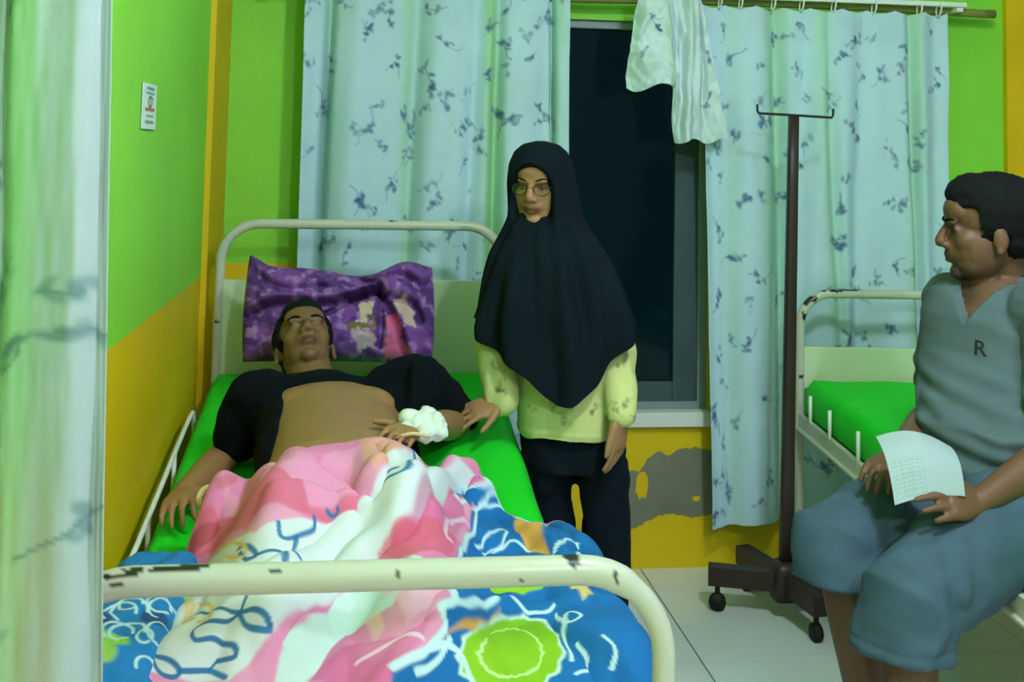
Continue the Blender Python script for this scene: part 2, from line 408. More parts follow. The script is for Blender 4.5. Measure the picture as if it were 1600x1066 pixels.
# ------------------------------------------------------------------ curtains
def curtain(name, corners, Y, nu, nv, folds, amp, seed, label, motifs, size, tint=(188, 216, 228), green=(), cat='curtain', tone=(58, 92, 138), group=None, lean=None, edge=None, valleys=()):
    """corners: x at top left, top right, bottom right, bottom left, z top, z bottom"""
    xtl, xtr, xbr, xbl, zt, zb = corners
    rn = random.Random(seed); s = np.linspace(0, 1, nu); t = np.linspace(0, 1, nv)
    T, S = np.meshgrid(t, s, indexing='ij'); S = S.ravel(); T = T.ravel()
    W = abs(xtr-xtl); H = zt-zb
    warp = S+0.035*np.sin(T*3.1+seed)*np.sin(S*math.pi)+0.02*np.sin(S*13+seed)
    ph = 2*math.pi*folds*warp
    d = np.sin(ph)+0.30*np.sin(2.3*ph+1.3+seed+T)+0.35*np.sin(0.47*ph+seed)
    gain = 0.55+0.45*sstep(0, .25, T)
    y = Y+amp*d*gain*0.6+0.006*fbm(np.stack([S*6, T*7, S*0], 1), seed)
    x = (xtl+(xbl-xtl)*T)*(1-S)+(xtr+(xbr-xtr)*T)*S+0.010*np.cos(ph)*gain
    for s0, wd, dp in valleys: y = y+dp*np.exp(-((S-s0-.01*np.sin(T*4+s0*20))/wd)**2)*gain
    if edge is not None: x = x+edge(S, T)
    z = zt-H*T-0.012*np.abs(np.sin(math.pi*S*9))*(1-sstep(0, .06, T))+0.012*np.sin(S*9+seed)*T
    col = np.tile(lin(tint), (len(S), 1))
    UV = np.stack([S*W*1.25, T*H], 1)
    for c0, wd, al in green:
        g = al*np.exp(-((S-c0-0.012*np.sin(T*5+c0*9))/wd)**2)[:, None]; col = col*(1-g)+lin((150, 206, 120))*g
    for k in range(motifs):
        c = (rn.uniform(0, W*1.25), rn.uniform(0, H)); sprig(col, UV, c, size*rn.uniform(.7, 1.25), rn, tone)
    o = mesh(name, np.stack([x, y, z], 1), grid_faces(nv, nu), 'cloth', None, True, col)
    so = o.modifiers.new('thickness', 'SOLIDIFY'); so.thickness = 0.0022; so.offset = 0
    return tag(o, label, cat, group)
YC = 4.03
def ax(px, py, Y=YC): return float(at(px, py, Y)[0])
curtain('window_curtain', (ax(474, 0), ax(893, 0), ax(894, 780), ax(448, 780), 2.075, 0.24), YC, 230, 420, 3.6, 0.035, 5,
        'long mint white curtain with blue sprigs hanging behind the patient\'s bed', 150, 0.085, valleys=((.095, .022, .085), (.72, .02, .06), (.42, .03, .03), (.93, .012, .06)), green=((.40, .03, .45), (.70, .028, .8), (.95, .03, .4), (.10, .03, .35)))
curtain('window_curtain', (ax(1092, 10), ax(1484, 16), ax(1500, 815), ax(1110, 815), 2.045, 0.185), YC, 230, 420, 3.4, 0.035, 12,
        'long mint white curtain with blue sprigs hanging behind the drip stand', 150, 0.085, valleys=((.30, .035, .07), (.52, .02, .03), (.85, .02, .06)), green=((.30, .05, .5), (.50, .03, .4), (.84, .03, .45), (.12, .03, .2)))
curtain('privacy_curtain', (-0.482, -0.335, -0.270, -0.482, 2.28, 0.12), 1.50, 120, 420, 1.3, 0.03, 21,
        'faded white and green curtain hanging beside the foot of the patient\'s bed', 26, 0.10, tint=(168, 180, 178), green=((.12, .10, .2), (.45, .09, .5), (.02, .06, .2)), tone=(86, 120, 120))
# curtain rail
rod = thing('curtain_rod', (1.05, YC, 2.085), 'white curtain rail on a bamboo pole above the window', 'curtain rod')
box('rail', (-.32, YC-.012, 2.068), (2.225, YC+.012, 2.086), 'white', rod, .003)
tube('pole', [(x, YC+.05, 2.058-0.006*math.sin(x*3)) for x in np.linspace(-.36, 2.37, 30)], .016, 'wood', rod, 10)
for x in (-.30, 2.20):
    box('bracket', (x-.012, YC-.01, 2.05), (x+.012, YW, 2.066), 'white', rod, .002)
for k, px in enumerate((482, 535, 590, 648, 705, 762, 820, 880, 1125, 1157, 1208, 1252, 1302, 1365, 1436, 1466)):
    c = at(px, 17, YC); a = np.linspace(0, 2*math.pi, 15)
    tube('curtain_ring', [(c[0]+.003*math.sin(t), YC-.004+.02*math.cos(t), 2.056+.026*math.sin(t)) for t in a], .0032, 'white', rod, 6)
tr = tube('curtain_track', [(x, 1.50, 2.29) for x in np.linspace(XL, XR, 12)], .012, 'white_metal')
tag(tr, 'white steel tube across the ward above the privacy curtain', 'curtain rod')
# bunched curtain thrown over the rail
def bundle():
    nu, nv = 150, 170; s = np.linspace(0, 1, nu); t = np.linspace(0, 1, nv); T, S = np.meshgrid(t, s, indexing='ij'); S = S.ravel(); T = T.ravel()
    l = S < 0.42
    # two lobes: the short one left, the long one right
    bott = np.where(l, 137+8*np.sin(S*14), 221+3*np.sin(S*30))
    bl = sstep(.38, .46, S); bott = (137+6*np.sin(S*16))*(1-bl)+(221-4*np.sin(S*22))*bl
    xt = 998+S*(1098-998); xb = np.where(S < .42, 980+S/.42*78, 1052+(S-.42)/.58*92)
    px = xt+(xb-xt)*T**0.8; py = -14+(bott+14)*T
    P = np.array([at(a, b, 3.92) for a, b in zip(px, py)])
    ph = (S+.09*np.sin(T*3+S*7)+.05*T)*2*math.pi*2.3
    P[:, 1] += 0.030*np.sin(ph+T*1.2)*(0.5+.5*T)+.008*np.sin(2.7*ph+1+3*T)+.022*fbm(np.stack([S*6, T*4, S*0], 1), 4)+0.02*bl
    P[:, 0] += 0.006*np.cos(ph)
    col = np.tile(lin((206, 222, 224)), (len(S), 1)); UV = np.stack([S*.55, T*.5], 1)
    for c0, wd, al in ((.05, .04, .3), (.40, .04, .45), (.78, .03, .2)):
        g = al*np.exp(-((S-c0)/wd)**2)[:, None]; col = col*(1-g)+lin((140, 200, 120))*g
    rn = random.Random(4)
    for c in ((.10, .12), (.16, .22), (.09, .3), (.48, .35), (.52, .2)): sprig(col, UV, c, .085, rn)
    o = mesh('gathered_curtain', P, grid_faces(nv, nu), 'cloth', None, True, col)
    so = o.modifiers.new('thickness', 'SOLIDIFY'); so.thickness = 0.003; so.offset = 0
    tag(o, 'bunched white curtain thrown over the rail in front of the dark window', 'curtain')
bundle()

# notice on the left wall
def notice():
    c = V(XL, 2.735, 1.583); w_, h_ = .170, .104
    nu, nv = 60, 84; S, T = np.meshgrid(np.linspace(0, 1, nu), np.linspace(0, 1, nv)); S = S.ravel(); T = T.ravel()
    P = np.stack([np.full(len(S), XL+.003)+.0015*np.sin(S*3), c[1]+(S-.5)*w_, c[2]+(.5-T)*h_], 1)
    col = np.tile(lin((214, 232, 222)), (len(S), 1)); UV = np.stack([S*.125, T*.165], 1)
    for y, x0, x1, hh, rgb in ((.018, .034, .09, .012, (96, 140, 140)), (.035, .03, .096, .010, (120, 150, 150)), (.094, .025, .1, .014, (170, 96, 70)), (.118, .035, .09, .009, (120, 150, 140)), (.140, .028, .098, .012, (100, 150, 130))):
        for x in np.arange(x0, x1, .009): stroke(col, UV, [(x, y), (x+.005, y)], hh, rgb, .3, .8)
    a = np.linspace(0, 6.283, 24); stroke(col, UV, np.stack([.062+.017*np.cos(a), .066+.019*np.sin(a)], 1), .008, (92, 104, 84))
    stroke(col, UV, [(.062, .052), (.062, .08)], .007, (130, 90, 70)); stroke(col, UV, [(.082, .05), (.08, .07)], .006, (80, 90, 80))
    o = mesh('wall_notice', P, grid_faces(nv, nu)[:, ::-1], 'paper', None, False, col)
    so = o.modifiers.new('thickness', 'SOLIDIFY'); so.thickness = 0.002; so.offset = 0
    tag(o, 'small white printed notice stuck on the green left wall', 'sign')
notice()

# ------------------------------------------------------------------ beds
def mtop(y): return 0.640+0.145*np.clip(np.asarray(y, float)-2.60, 0, None)      # patient's mattress, backrest slightly raised
def slab(name, x0, x1, y0, y1, top, bot, mt, parent, nx=40, ny=90, rnd_=0.03, seed=1):
    """mattress: rounded rectangle in plan, soft edges"""
    S, T = np.meshgrid(np.linspace(0, 1, nx), np.linspace(0, 1, ny)); S = S.ravel(); T = T.ravel()
    x = x0+(x1-x0)*S; y = y0+(y1-y0)*T
    e = np.minimum(np.minimum(x-x0, x1-x), np.minimum(y-y0, y1-y)); drop = rnd_*(1-np.sqrt(np.clip(1-(1-np.clip(e/rnd_, 0, 1))**2, 0, 1)))
    zt = top(x, y)-drop+.003*fbm(np.stack([x*7, y*7, x*0], 1), seed); zb = bot(x, y)+drop
    n = len(x); v = np.concatenate([np.stack([x, y, zt], 1), np.stack([x, y, zb], 1)])
    g = grid_faces(ny, nx); f = [list(q) for q in g]+[list(q[::-1]+n) for q in g]
    ring = [i for i in range(nx)]+[nx*(j+1)-1 for j in range(1, ny)]+[nx*(ny-1)+i for i in range(nx-2, -1, -1)]+[nx*j for j in range(ny-2, 0, -1)]
    f += [[a, a+n, b+n, b] for a, b in zip(ring, ring[1:]+ring[:1])]
    o = mesh(name, v, f, mt, parent); return o

def chipped_tube(name, pts, r, parent, chips, seg=20, base=(198, 196, 178)):
    """enamelled tube with places where the enamel has come off: chips = (centre xyz, size xyz)"""
    pts = np.asarray(pts, float); L_ = np.concatenate([[0], np.cumsum(np.linalg.norm(np.diff(pts, axis=0), axis=1))])
    r = np.broadcast_to(np.asarray(r, float), (len(pts),))
    q = np.arange(0, L_[-1], .006); P2 = np.stack([np.interp(q, L_, pts[:, k]) for k in range(3)], 1); rr = np.interp(q, L_, r)
    v, f = tube_vf(P2, rr, seg); v = np.array(v); col = np.tile(lin(base), (len(v), 1))
    nz = fbm(v*60, 5)
    for c, s in chips:
        d = np.sqrt((((v-np.asarray(c))/np.asarray(s))**2).sum(1))+.55*nz
        k = d < 0.8; col[k] = lin((38, 40, 34))
    return mesh(name, v, f, 'enamel_v', parent, True, col)

# --- patient's bed
bed = thing('hospital_bed', (0.0, 2.73, 0), 'white tube hospital bed with green sheet that the patient lies on', 'bed')
bx0, bx1, yh, yf = -0.428, 0.462, 3.73, 1.73
chipped_tube('head_frame', arch(bx0, bx1, yh, 0.06, 1.253, .12), .0155, bed, [((bx0, yh, .95), (.02, .02, .01)), ((.1, yh, 1.268), (.02, .02, .004))])
fr = arch(-0.432, 0.470, yf, 0.06, 0.880, .13); rr = np.where(fr[:, 2] > .86, .0215, .0175)
chipped_tube('foot_frame', fr, rr, bed, [((-.33, yf-.013, .8935), (.06, .012, .0028)), ((-.27, yf-.007, .899), (.05, .008, .0025)), ((-.31, yf-.020, .883), (.045, .01, .0018)), ((-.22, yf-.003, .9), (.02, .010, .003)),
             ((.325, yf-.006, .898), (.013, .03, .012)), ((-.1, yf-.015, .894), (.02, .01, .006)), ((.07, yf-.019, .886), (.003, .01, .008)), ((.39, yf-.02, .872), (.003, .01, .01)), ((.02, yf-.02, .875), (.004, .01, .003)), ((.25, yf-.02, .876), (.003, .01, .003))], 24)
box('headboard_panel', (bx0+.012, yh-.008, .60), (bx1-.012, yh+.008, 1.078), 'panel', bed, .004)
tube('foot_crossbar', [(x, yf, .50) for x in (-.43, 0, .47)], .013, 'white_metal', bed)
tube('foot_crossbar', [(x, yf, .30) for x in (-.43, 0, .47)], .013, 'white_metal', bed)
for x in (bx0+.005, bx1-.005):
    box('side_rail', (x-.014, yf, .47), (x+.014, yh, .525), 'white_metal', bed, .004)
box('mattress_platform', (bx0+.02, yf+.03, .487), (bx1-.02, yh-.03, .512), 'alu', bed, .004)
for x in (bx0, bx1):
    for y in (yf, yh):
        v, f = tube_vf([(x-.013, y, .04), (x+.013, y, .04)], .038, 18); mesh('caster', v, f, 'rubber', bed)
# folded guard rail on the wall side
gr = [(-.450, 3.45, .60), (-.450, 3.42, .72), (-.450, 3.30, .738), (-.450, 2.6, .642), (-.450, 2.25, .61), (-.450, 2.2, .55)]
tube('guard_rail', spline(gr, 8), .0065, 'white', bed, 8)
for y, z in ((3.1, .705), (2.75, .66), (2.45, .622)): tube('guard_post', [(-.452, y, .53), (-.452, y, z)], .006, 'white', bed, 8)
slab('mattress', -0.437, 0.452, yf+.035, yh-.02, lambda x, y: mtop(y), lambda x, y: .512+.6*(mtop(y)-.64), 'sheet', bed, rnd_=.035, seed=3)

# --- empty bed on the right
b2 = thing('hospital_bed', (1.513, 3.85, 0), 'white tube hospital bed with green sheet that the man sits on', 'bed', world=False, rz=math.radians(-5.73))
W2, L2 = 0.92, 2.02
chipped_tube('head_frame', arch(0, W2, 0, .08, 1.03, .11), .0155, b2, [((.035, 0, 1.005), (.035, .03, .02)), ((.09, 0, 1.04), (.06, .02, .008)), ((.17, 0, 1.044), (.05, .02, .005)), ((.01, 0, .955), (.01, .02, .03)), ((.0, -.01, .75), (.008, .02, .01))])
chipped_tube('foot_frame', arch(0, W2, -L2, .08, .84, .11), .0165, b2, [])
box('headboard_panel', (.012, -.008, .56), (W2-.012, .008, .848), 'panel', b2, .004)
for x in (0.0, W2): 
    box('side_rail', (x-.008, -L2, .575), (x+.008, 0, .625), 'white_metal', b2, .003)
    box('rail_lip', (x-.02, -L2, .575), (x+.02, 0, .582), 'white_metal', b2, .002)
box('mattress_platform', (.02, -L2+.02, .583), (W2-.02, -.02, .60), 'alu', b2, .003)
for y in (-.14, -.35, -.62): tube('rail_stub', [(-.004, y, .60), (-.004, y, .71)], .006, 'white', b2, 8)
v, f = p_ell((-.012, -.03, .268), (.022, .018, .018)); mesh('crank_knob', v, f, 'white', b2)
for x in (0, W2):
    for y in (0, -L2):
        v, f = tube_vf([(x-.013, y, .04), (x+.013, y, .04)], .038, 18); mesh('caster', v, f, 'rubber', b2)
def top2(x, y): return .742-.055*np.exp(-((x-.02)/.28)**2-((y+1.45)/.33)**2)
slab('mattress', .012, W2-.012, -L2+.03, -.02, top2, lambda x, y: .60+0*x, 'sheet', b2, rnd_=.03, seed=9)

# --- drip stand
iv = thing('drip_stand', (1.40, 3.72, 0), 'dark brown drip stand with hooked top bar beside the right bed', 'drip stand')
ptop = at(1240, 182, 3.72); pbot = at(1228, 890, 3.72)
sec = .017
v, f = p_loft([(pbot+(ptop-pbot)*t, V(sec*lerp(1.25, .9, t), 0, 0), V(0, sec, 0)) for t in np.linspace(0, 1, 8)], 16, 6); mesh('pole', v, f, 'dark_metal', iv)
hl, hr = at(1183, 177, 3.72), at(1302, 184, 3.72)
tube('hook_bar', np.vstack([[hl+V(0, 0, .03), hl+V(.001, 0, .008)], spline([hl+V(.006, 0, 0), ptop+V(0, 0, .004), hr+V(-.006, 0, 0)], 10), [hr+V(-.001, 0, .008), hr+V(0, 0, .03)]]), .0042, 'black_metal', iv, 8)
def bar(name, a, b, hw, z0, z1):
    a = V(*a, 0); b = V(*b, 0); d = unit(b-a); s = V(-d[1], d[0], 0)*hw
    v = [a-s+V(0, 0, z0), a+s+V(0, 0, z0), b+s+V(0, 0, z0), b-s+V(0, 0, z0), a-s+V(0, 0, z1), a+s+V(0, 0, z1), b+s+V(0, 0, z1), b-s+V(0, 0, z1)]
    mesh(name, v, [(3, 2, 1, 0), (4, 5, 6, 7), (0, 1, 5, 4), (1, 2, 6, 5), (2, 3, 7, 6), (3, 0, 4, 7)], 'dark_metal', iv, False)
bc = pbot[:2]
ends = [(1.18, 3.80), (bc[0]+.03, 3.50), (1.66, 3.70), (bc[0]-.06, 3.98)]
for e in ends: bar('base_bar', bc, e, .026, .085, .145)
v, f = p_loft([(V(bc[0], 3.72, z), V(r, 0, 0), V(0, r, 0)) for z, r in ((.06, .045), (.16, .045), (.18, .03))], 16, 5); mesh('base_hub', v, f, 'dark_metal', iv)
for e in ends:
    d = unit(V(*e)-bc); c = V(*e)-d*.03
    v, f = tube_vf([(c[0]-d[1]*.011, c[1]+d[0]*.011, .028), (c[0]+d[1]*.011, c[1]-d[0]*.011, .028)], .028, 16); cs = mesh('caster', v, f, 'rubber', iv)
    tube('caster_stem', [(c[0], c[1], .03), (c[0], c[1], .09)], .009, 'black_metal', cs, 8)

# ------------------------------------------------------------------ pillow
def pillow():
    c = at(531, 493, 3.50); X = V(1, 0, -.02); up = unit(V(0, .33, 1)); nrm = np.cross(X, up); nrm = unit(nrm)   # nrm faces the foot end
    if nrm[1] > 0: nrm = -nrm
    nu, nv = 150, 90; S, T = np.meshgrid(np.linspace(-1, 1, nu), np.linspace(-1, 1, nv)); S = S.ravel(); T = T.ravel()
    hw, hh = .280, .140
    th = .085*(np.clip(1-np.abs(S)**3.2, 0, 1)**.5)*(np.clip(1-np.abs(T)**3.2, 0, 1)**.5)
    x = S*hw*(1-.03*T*T); z = T*hh*(1-.05*(1-S*S))
    z = z+.03*np.exp(-((S+1)/.15)**2)*sstep(.3, 1, T)+.028*np.exp(-((S-.72)/.25)**2)*sstep(.2, 1, T)-.02*np.exp(-((S-.2)/.3)**2)*sstep(.4, 1, T)
    UV = np.stack([S*hw, T*hh], 1)
    def crease(pts, wd):
        P_ = spline(pts, 6); d = np.full(len(S), 9.)
        for a, b in zip(P_[:-1], P_[1:]):
            ab = b-a; t = np.clip(((UV-a)@ab)/(ab@ab), 0, 1); d = np.minimum(d, np.linalg.norm(UV-a-t[:, None]*ab, axis=1))
        return np.exp(-(d/wd)**2)
    K = V(.115, .062)
    cr = 0
    for pts, wd, am in (([(-.28, -.02), (-.18, .02), (-.05, .018), K], .010, .030), ([K, (.16, -.02), (.20, -.13)], .010, .028), ([K, (.03, .03), (-.04, -.01)], .008, .018), ([(.13, .05), (.21, .03), (.24, -.02)], .010, .02), ([(.06, .12), K, (.12, -.1)], .010, .02), ([(-.25, .1), (-.16, .06), (-.05, .07)], .012, .012), ([(.17, .1), (.24, .075), (.28, .1)], .012, .018)):
        cr = cr-1.9*am*crease(np.array(pts), wd)+.5*am*crease(np.array(pts)+V(0, .022), wd*1.6)
    cr = cr+.022*np.exp(-(np.hypot(UV[:, 0]-.1, UV[:, 1]-.075)/.03)**2)
    front = th+.012+cr*sstep(0, .04, th)+.006*fbm(np.stack([S*4, T*3, S*0], 1), 3)*sstep(0, .05, th)
    base = lin((120, 68, 146)); dk = lin((82, 44, 112)); lt = lin((160, 116, 176))
    nz = fbm(np.stack([S*9+T*2, T*5, S*0], 1), 8); n2 = fbm(np.stack([S*15, T*8+S*3, S*0+3], 1), 9); UVp = UV; UV = UV+.012*np.stack([nz, n2], 1)
    col = base*(1-sstep(-.2, .6, nz)[:, None])+dk*sstep(-.2, .6, nz)[:, None]; k = sstep(.25, .8, n2)[:, None]*.8; col = col*(1-k)+lt*k
    poly(col, UV, [(.14, -.02), (.165, .0), (.215, -.135), (.135, -.14)], (206, 96, 140))
    poly(col, UV, [(.15, .03), (.19, .05), (.225, 0), (.215, -.05), (.19, -.04), (.165, .01)], (206, 178, 160), .8)
    poly(col, UV, [(.07, .02), (.10, .03), (.10, -.02), (.06, -.03)], (214, 190, 150), .85)
    poly(col, UV, [(.03, -.04), (.11, -.025), (.112, -.045), (.03, -.06)], (120, 100, 40), .9)
    poly(col, UV, [(.03, -.07), (.07, -.05), (.11, -.08), (.10, -.11), (.05, -.12)], (196, 172, 168), .7)
    col = col*(1+.12*n2[:, None]).clip(.7, 1.3)
    pf = c+np.outer(x, X)+np.outer(z, up)+np.outer(front, nrm); pb = c+np.outer(x, X)+np.outer(z, up)-np.outer(th*.6, nrm)
    n = len(S); g = grid_faces(nv, nu); f = [list(q) for q in g]+[list(q[::-1]+n) for q in g]
    ring = [i for i in range(nu)]+[nu*(j+1)-1 for j in range(1, nv)]+[nu*(nv-1)+i for i in range(nu-2, -1, -1)]+[nu*j for j in range(nv-2, 0, -1)]
    f += [[a, a+n, b+n, b] for a, b in zip(ring, ring[1:]+ring[:1])]
    o = mesh('pillow', np.concatenate([pf, pb]), f, 'cloth', None, True, np.concatenate([col, col]))
    tag(o, 'purple patterned pillow with knotted cover propped against the headboard', 'pillow')
pillow()

# ------------------------------------------------------------------ people
def head_parts(c, fwd, up, s=1.0, nose=1.0, jaw=1.0):
    fwd = unit(fwd); up = unit(np.asarray(up)-fwd*(np.asarray(up)@fwd)); sd = np.cross(fwd, up)      # sd: the person's right
    A = np.array([sd, fwd, up])
    def g(x, y, z): return np.asarray(c)+s*(sd*x+fwd*y+up*z)
    def E(x, y, z, a, b, d): return p_ell(g(x, y, z), (a*s, b*s, d*s), A)
    P = [E(0, -.018, .035, .074, .094, .078), E(0, .020, -.035, .059*jaw, .064, .074), E(0, .034, -.072, .045*jaw*jaw, .041, .034), E(0, .067, -.090, .021*jaw*jaw, .017, .017), E(0, .058, .045, .055, .030, .035),
         E(0, .074, .022, .048, .0135, .011), E(0, .083, -.050, .021, .011, .0065), E(0, .082, -.062, .018, .010, .0075), E(0, .072, -.045, .032, .018, .025),
         tube_vf([g(0, .078, .016), g(0, .090, 0), g(0, .104*nose, -.022)], [.008*s, .0095*s, .012*s], 12), E(0, .103*nose, -.024, .012, .011, .0105)]
    for k in (-1, 1):
        P += [E(k*.035, .046, -.020, .027, .027, .028), E(k*.013, .091, -.028, .0085, .010, .0085), E(k*.075, -.016, -.016, .008, .017, .027), E(k*.077, -.013, -.040, .0065, .009, .009),
              E(k*.030, .0665, .0045, .0140, .0085, .0080)]
    loc = lambda Q: (np.asarray(Q)-np.asarray(c))@A.T/s
    return P, loc, g, A
def hand_parts(w, f, n, t, s=1.0, curl=(.25, .3, .3, .35), spread=.06, thumb=(.75, .7, .0), tc=.25):
    """w wrist, f towards the fingers, n out of the back of the hand, t towards the thumb"""
    f = unit(f); n = unit(np.asarray(n)-f*(np.asarray(n)@f)); t = unit(np.asarray(t)-f*(np.asarray(t)@f)-n*(np.asarray(t)@n))
    P = [p_loft([(w, t*.024*s, n*.017*s), (w+f*.022*s, t*.031*s, n*.016*s), (w+f*.055*s, t*.040*s, n*.0145*s), (w+f*.085*s, t*.040*s, n*.012*s), (w+f*.094*s, t*.036*s, n*.009*s)], 20, 2.6)]
    tips = []
    for k, (o, ln) in enumerate(((.0305, .068), (.0105, .077), (-.0100, .072), (-.0295, .056))):
        b = w+f*(.086-.004*abs(k-1))*s+t*o*s; d0 = unit(f+t*spread*(1.5-k)); a = curl[k]*.5; pts = [b-f*.01*s]; p = b
        for q, fr_ in enumerate((.44, .31, .25)):
            dd = d0*math.cos(a)-n*math.sin(a); pts.append(p); p = p+dd*ln*fr_*s; a += curl[k]
        pts.append(p); P.append(p_limb(pts, [.0088*s, .0088*s, .0080*s, .0074*s, .0064*s])); tips.append(p)
    b = w+f*.024*s+t*.026*s; d = unit(f*thumb[0]+t*thumb[1]+n*thumb[2]); p1 = b+d*.034*s; d2 = unit(d+f*tc); p2 = p1+d2*.030*s; p3 = p2+unit(d2+f*tc)*.022*s
    P.append(p_limb([b, p1, p2, p3], [.014*s, .0105*s, .009*s, .007*s]))
    return P
def eyes(g, A, s, parent, gaze, bcol='hair', brow=1.0, closed=False):
    for k in (-1, 1):
        c = g(k*.0295, .0640, .003)
        if not closed:
            v, f = p_ell(c, .0102*s, A); e = mesh('eye', v, f, 'eye_white', parent)
            gd = unit(A.T@np.asarray(gaze)); v, f = p_ell(c+gd*.0068*s, .0050*s, A, 12, 8); mesh('iris', v, f, 'iris', e)
            lid = [g(k*.031+u*.0145, .0800-.0055*abs(u)-.003*u*u, .0085-.0045*u*u) for u in np.linspace(-1, 1, 9)]
            tube('eyelash_line', lid, [.0009*s, .0014*s, .0018*s, .002*s, .002*s, .002*s, .0018*s, .0014*s, .0009*s], 'print_dark', parent, 6)
        if brow:
            bp = [g(k*(.014+u*.034), .0865-.015*u*u, .0225+.006*math.sin(u*2.4)) for u in np.linspace(0, 1, 8)]
            tube('eyebrow', bp, np.array([.0022, .0034, .0038, .0038, .0034, .003, .0024, .0012])*s*brow, bcol, parent, 8)
def skin_paint(base, lips, loc, beard=0.0, hair=None):
    def f(P):
        col = np.tile(lin(base), (len(P), 1)); q = loc(P)
        col *= (1+.06*fbm(P*35, 2, 2))[:, None]
        inh = (np.abs(q) < .16).all(1)
        lp = inh*np.exp(-(((q[:, 0])/.023)**4+((q[:, 2]+.056)/.0115)**4))*(q[:, 1] > .06)
        col = col*(1-.85*lp[:, None])+lin(lips)*.85*lp[:, None]
        cut = inh*np.exp(-((q[:, 2]+.0562)/.0022)**2)*(np.abs(q[:, 0]) < .022)*(q[:, 1] > .06); col *= (1-.6*cut)[:, None]
        if beard:
            bd = inh*sstep(-.066, -.075, q[:, 2])*sstep(.02, .05, q[:, 1])*np.exp(-(q[:, 0]/.05)**4)+inh*np.exp(-((q[:, 2]+.0405)/.006)**2-(q[:, 0]/.026)**4)*(q[:, 1] > .06)
            bd = np.clip(bd*(.7+.4*vnoise(P*260, 3)), 0, 1)[:, None]*beard; col = col*(1-bd)+lin((26, 26, 24))*bd
        if hair is not None:
            hb = hair(q)*inh; hb = hb[:, None]; col = col*(1-hb)+lin((28, 26, 26))*hb
        return col.clip(0, 1)
    return f
def folds(amp, freq, ax_, seed, stretch=6.0):
    """cloth creases running along ax_"""
    a = unit(ax_); b = unit(np.cross(a, V(.3, .5, .8))); c = np.cross(a, b); B = np.array([a/stretch, b, c])
    def f(P, N):
        n = fbm((P@B.T)*freq, seed, 2); return amp*np.sin(3.2*n)
    return f

# ---- seated man
man = thing('person', (1.25, 2.45, 0), 'man in grey v-neck shirt and denim shorts seated on the bed edge holding paper', 'person')
SKM = (104, 72, 50)
hc = at(1542, 359, 2.66); fwd = unit(V(-.93, .36, -.07)); tl = unit(V(-.06, 0, 1))
hp, mloc, mg, mA = head_parts(hc, fwd, tl, 1.11, .965, 1.10)
cf = unit(V(-.85, -.50, 0)); cl = V(.50, -.85, 0)          # chest direction, his left
pel = at(1545, 765, 2.55); chest = at(1560, 545, 2.66); nb = at(1556, 428, 2.69)
shl = at(1652, 482, 2.48); shr = at(1484, 470, 2.85)
ell_ = at(1655, 705, 2.36); wrl = at(1530, 785, 2.30); hdl = unit(at(1445, 782, 2.235)-wrl)
elr = at(1462, 640, 2.82); wrr = at(1400, 715, 2.50); hdr = unit(at(1372, 735, 2.42)-wrr)
hipl, hipr = at(1592, 800, 2.40), at(1510, 772, 2.68)
knl, knr = at(1418, 935, 2.24), at(1312, 848, 2.44)
ankl, ankr = V(knl[0]+.02, knl[1]+.02, .085), V(knr[0]+.12, knr[1]+.0, .085)
parts = hp+[p_limb([nb+V(.01, 0, -.05), lerp(nb, hc, .45)+V(.02, -.01, 0), hc+V(.02, -.005, -.03)], [.066, .057, .058])]
parts += [p_loft([(pel, cl*.15, cf*.10), (lerp(pel, chest, .5), cl*.15, cf*.11), (chest, cl*.16, cf*.105), (lerp(chest, nb, .45), cl*.16, cf*.110), (lerp(chest, nb, .75), cl*.14, cf*.092), (nb, cl*.075, cf*.066)], 24)]
parts += [p_limb([shl, ell_, lerp(ell_, wrl, .35), wrl], [.055, .042, .043, .027]), p_limb([shr, elr, lerp(elr, wrr, .35), wrr], [.055, .040, .041, .026])]
parts += hand_parts(wrl, hdl, V(-.1, -.75, .55), V(-.1, .45, .9), 1.02, (.22, .25, .28, .3), .03, (.85, .5, .1))
parts += hand_parts(wrr, hdr, V(-.5, -.6, .5), V(.3, -.5, -.6), 1.0, (.4, .45, .5, .5), .05)
for h, k, a in ((hipl, knl, ankl), (hipr, knr, ankr)):
    parts.append(p_limb([h, lerp(h, k, .5), k, lerp(k, a, .3), a], [.085, .075, .056, .056, .036]))
    tdir = unit(V(-.9, -.35, 0)); parts.append(p_loft([(a+V(.03, .01, -.045), V(-tdir[1], tdir[0], 0)*.026, V(0, 0, .036)), (a+tdir*.06+V(0, 0, -.05), V(-tdir[1], tdir[0], 0)*.038, V(0, 0, .032)), (a+tdir*.15+V(0, 0, -.065), V(-tdir[1], tdir[0], 0)*.044, V(0, 0, .018)), (a+tdir*.19+V(0, 0, -.07), V(-tdir[1], tdir[0], 0)*.030, V(0, 0, .013))], 16))
def man_hairline(q): return 0*q[:, 0]
skin_mesh('body', parts, .0042, 3, 'skin', man, paint=skin_paint(SKM, (88, 52, 44), mloc, .95))
eyes(mg, mA, 1.11, man, (0, 1, -.25))
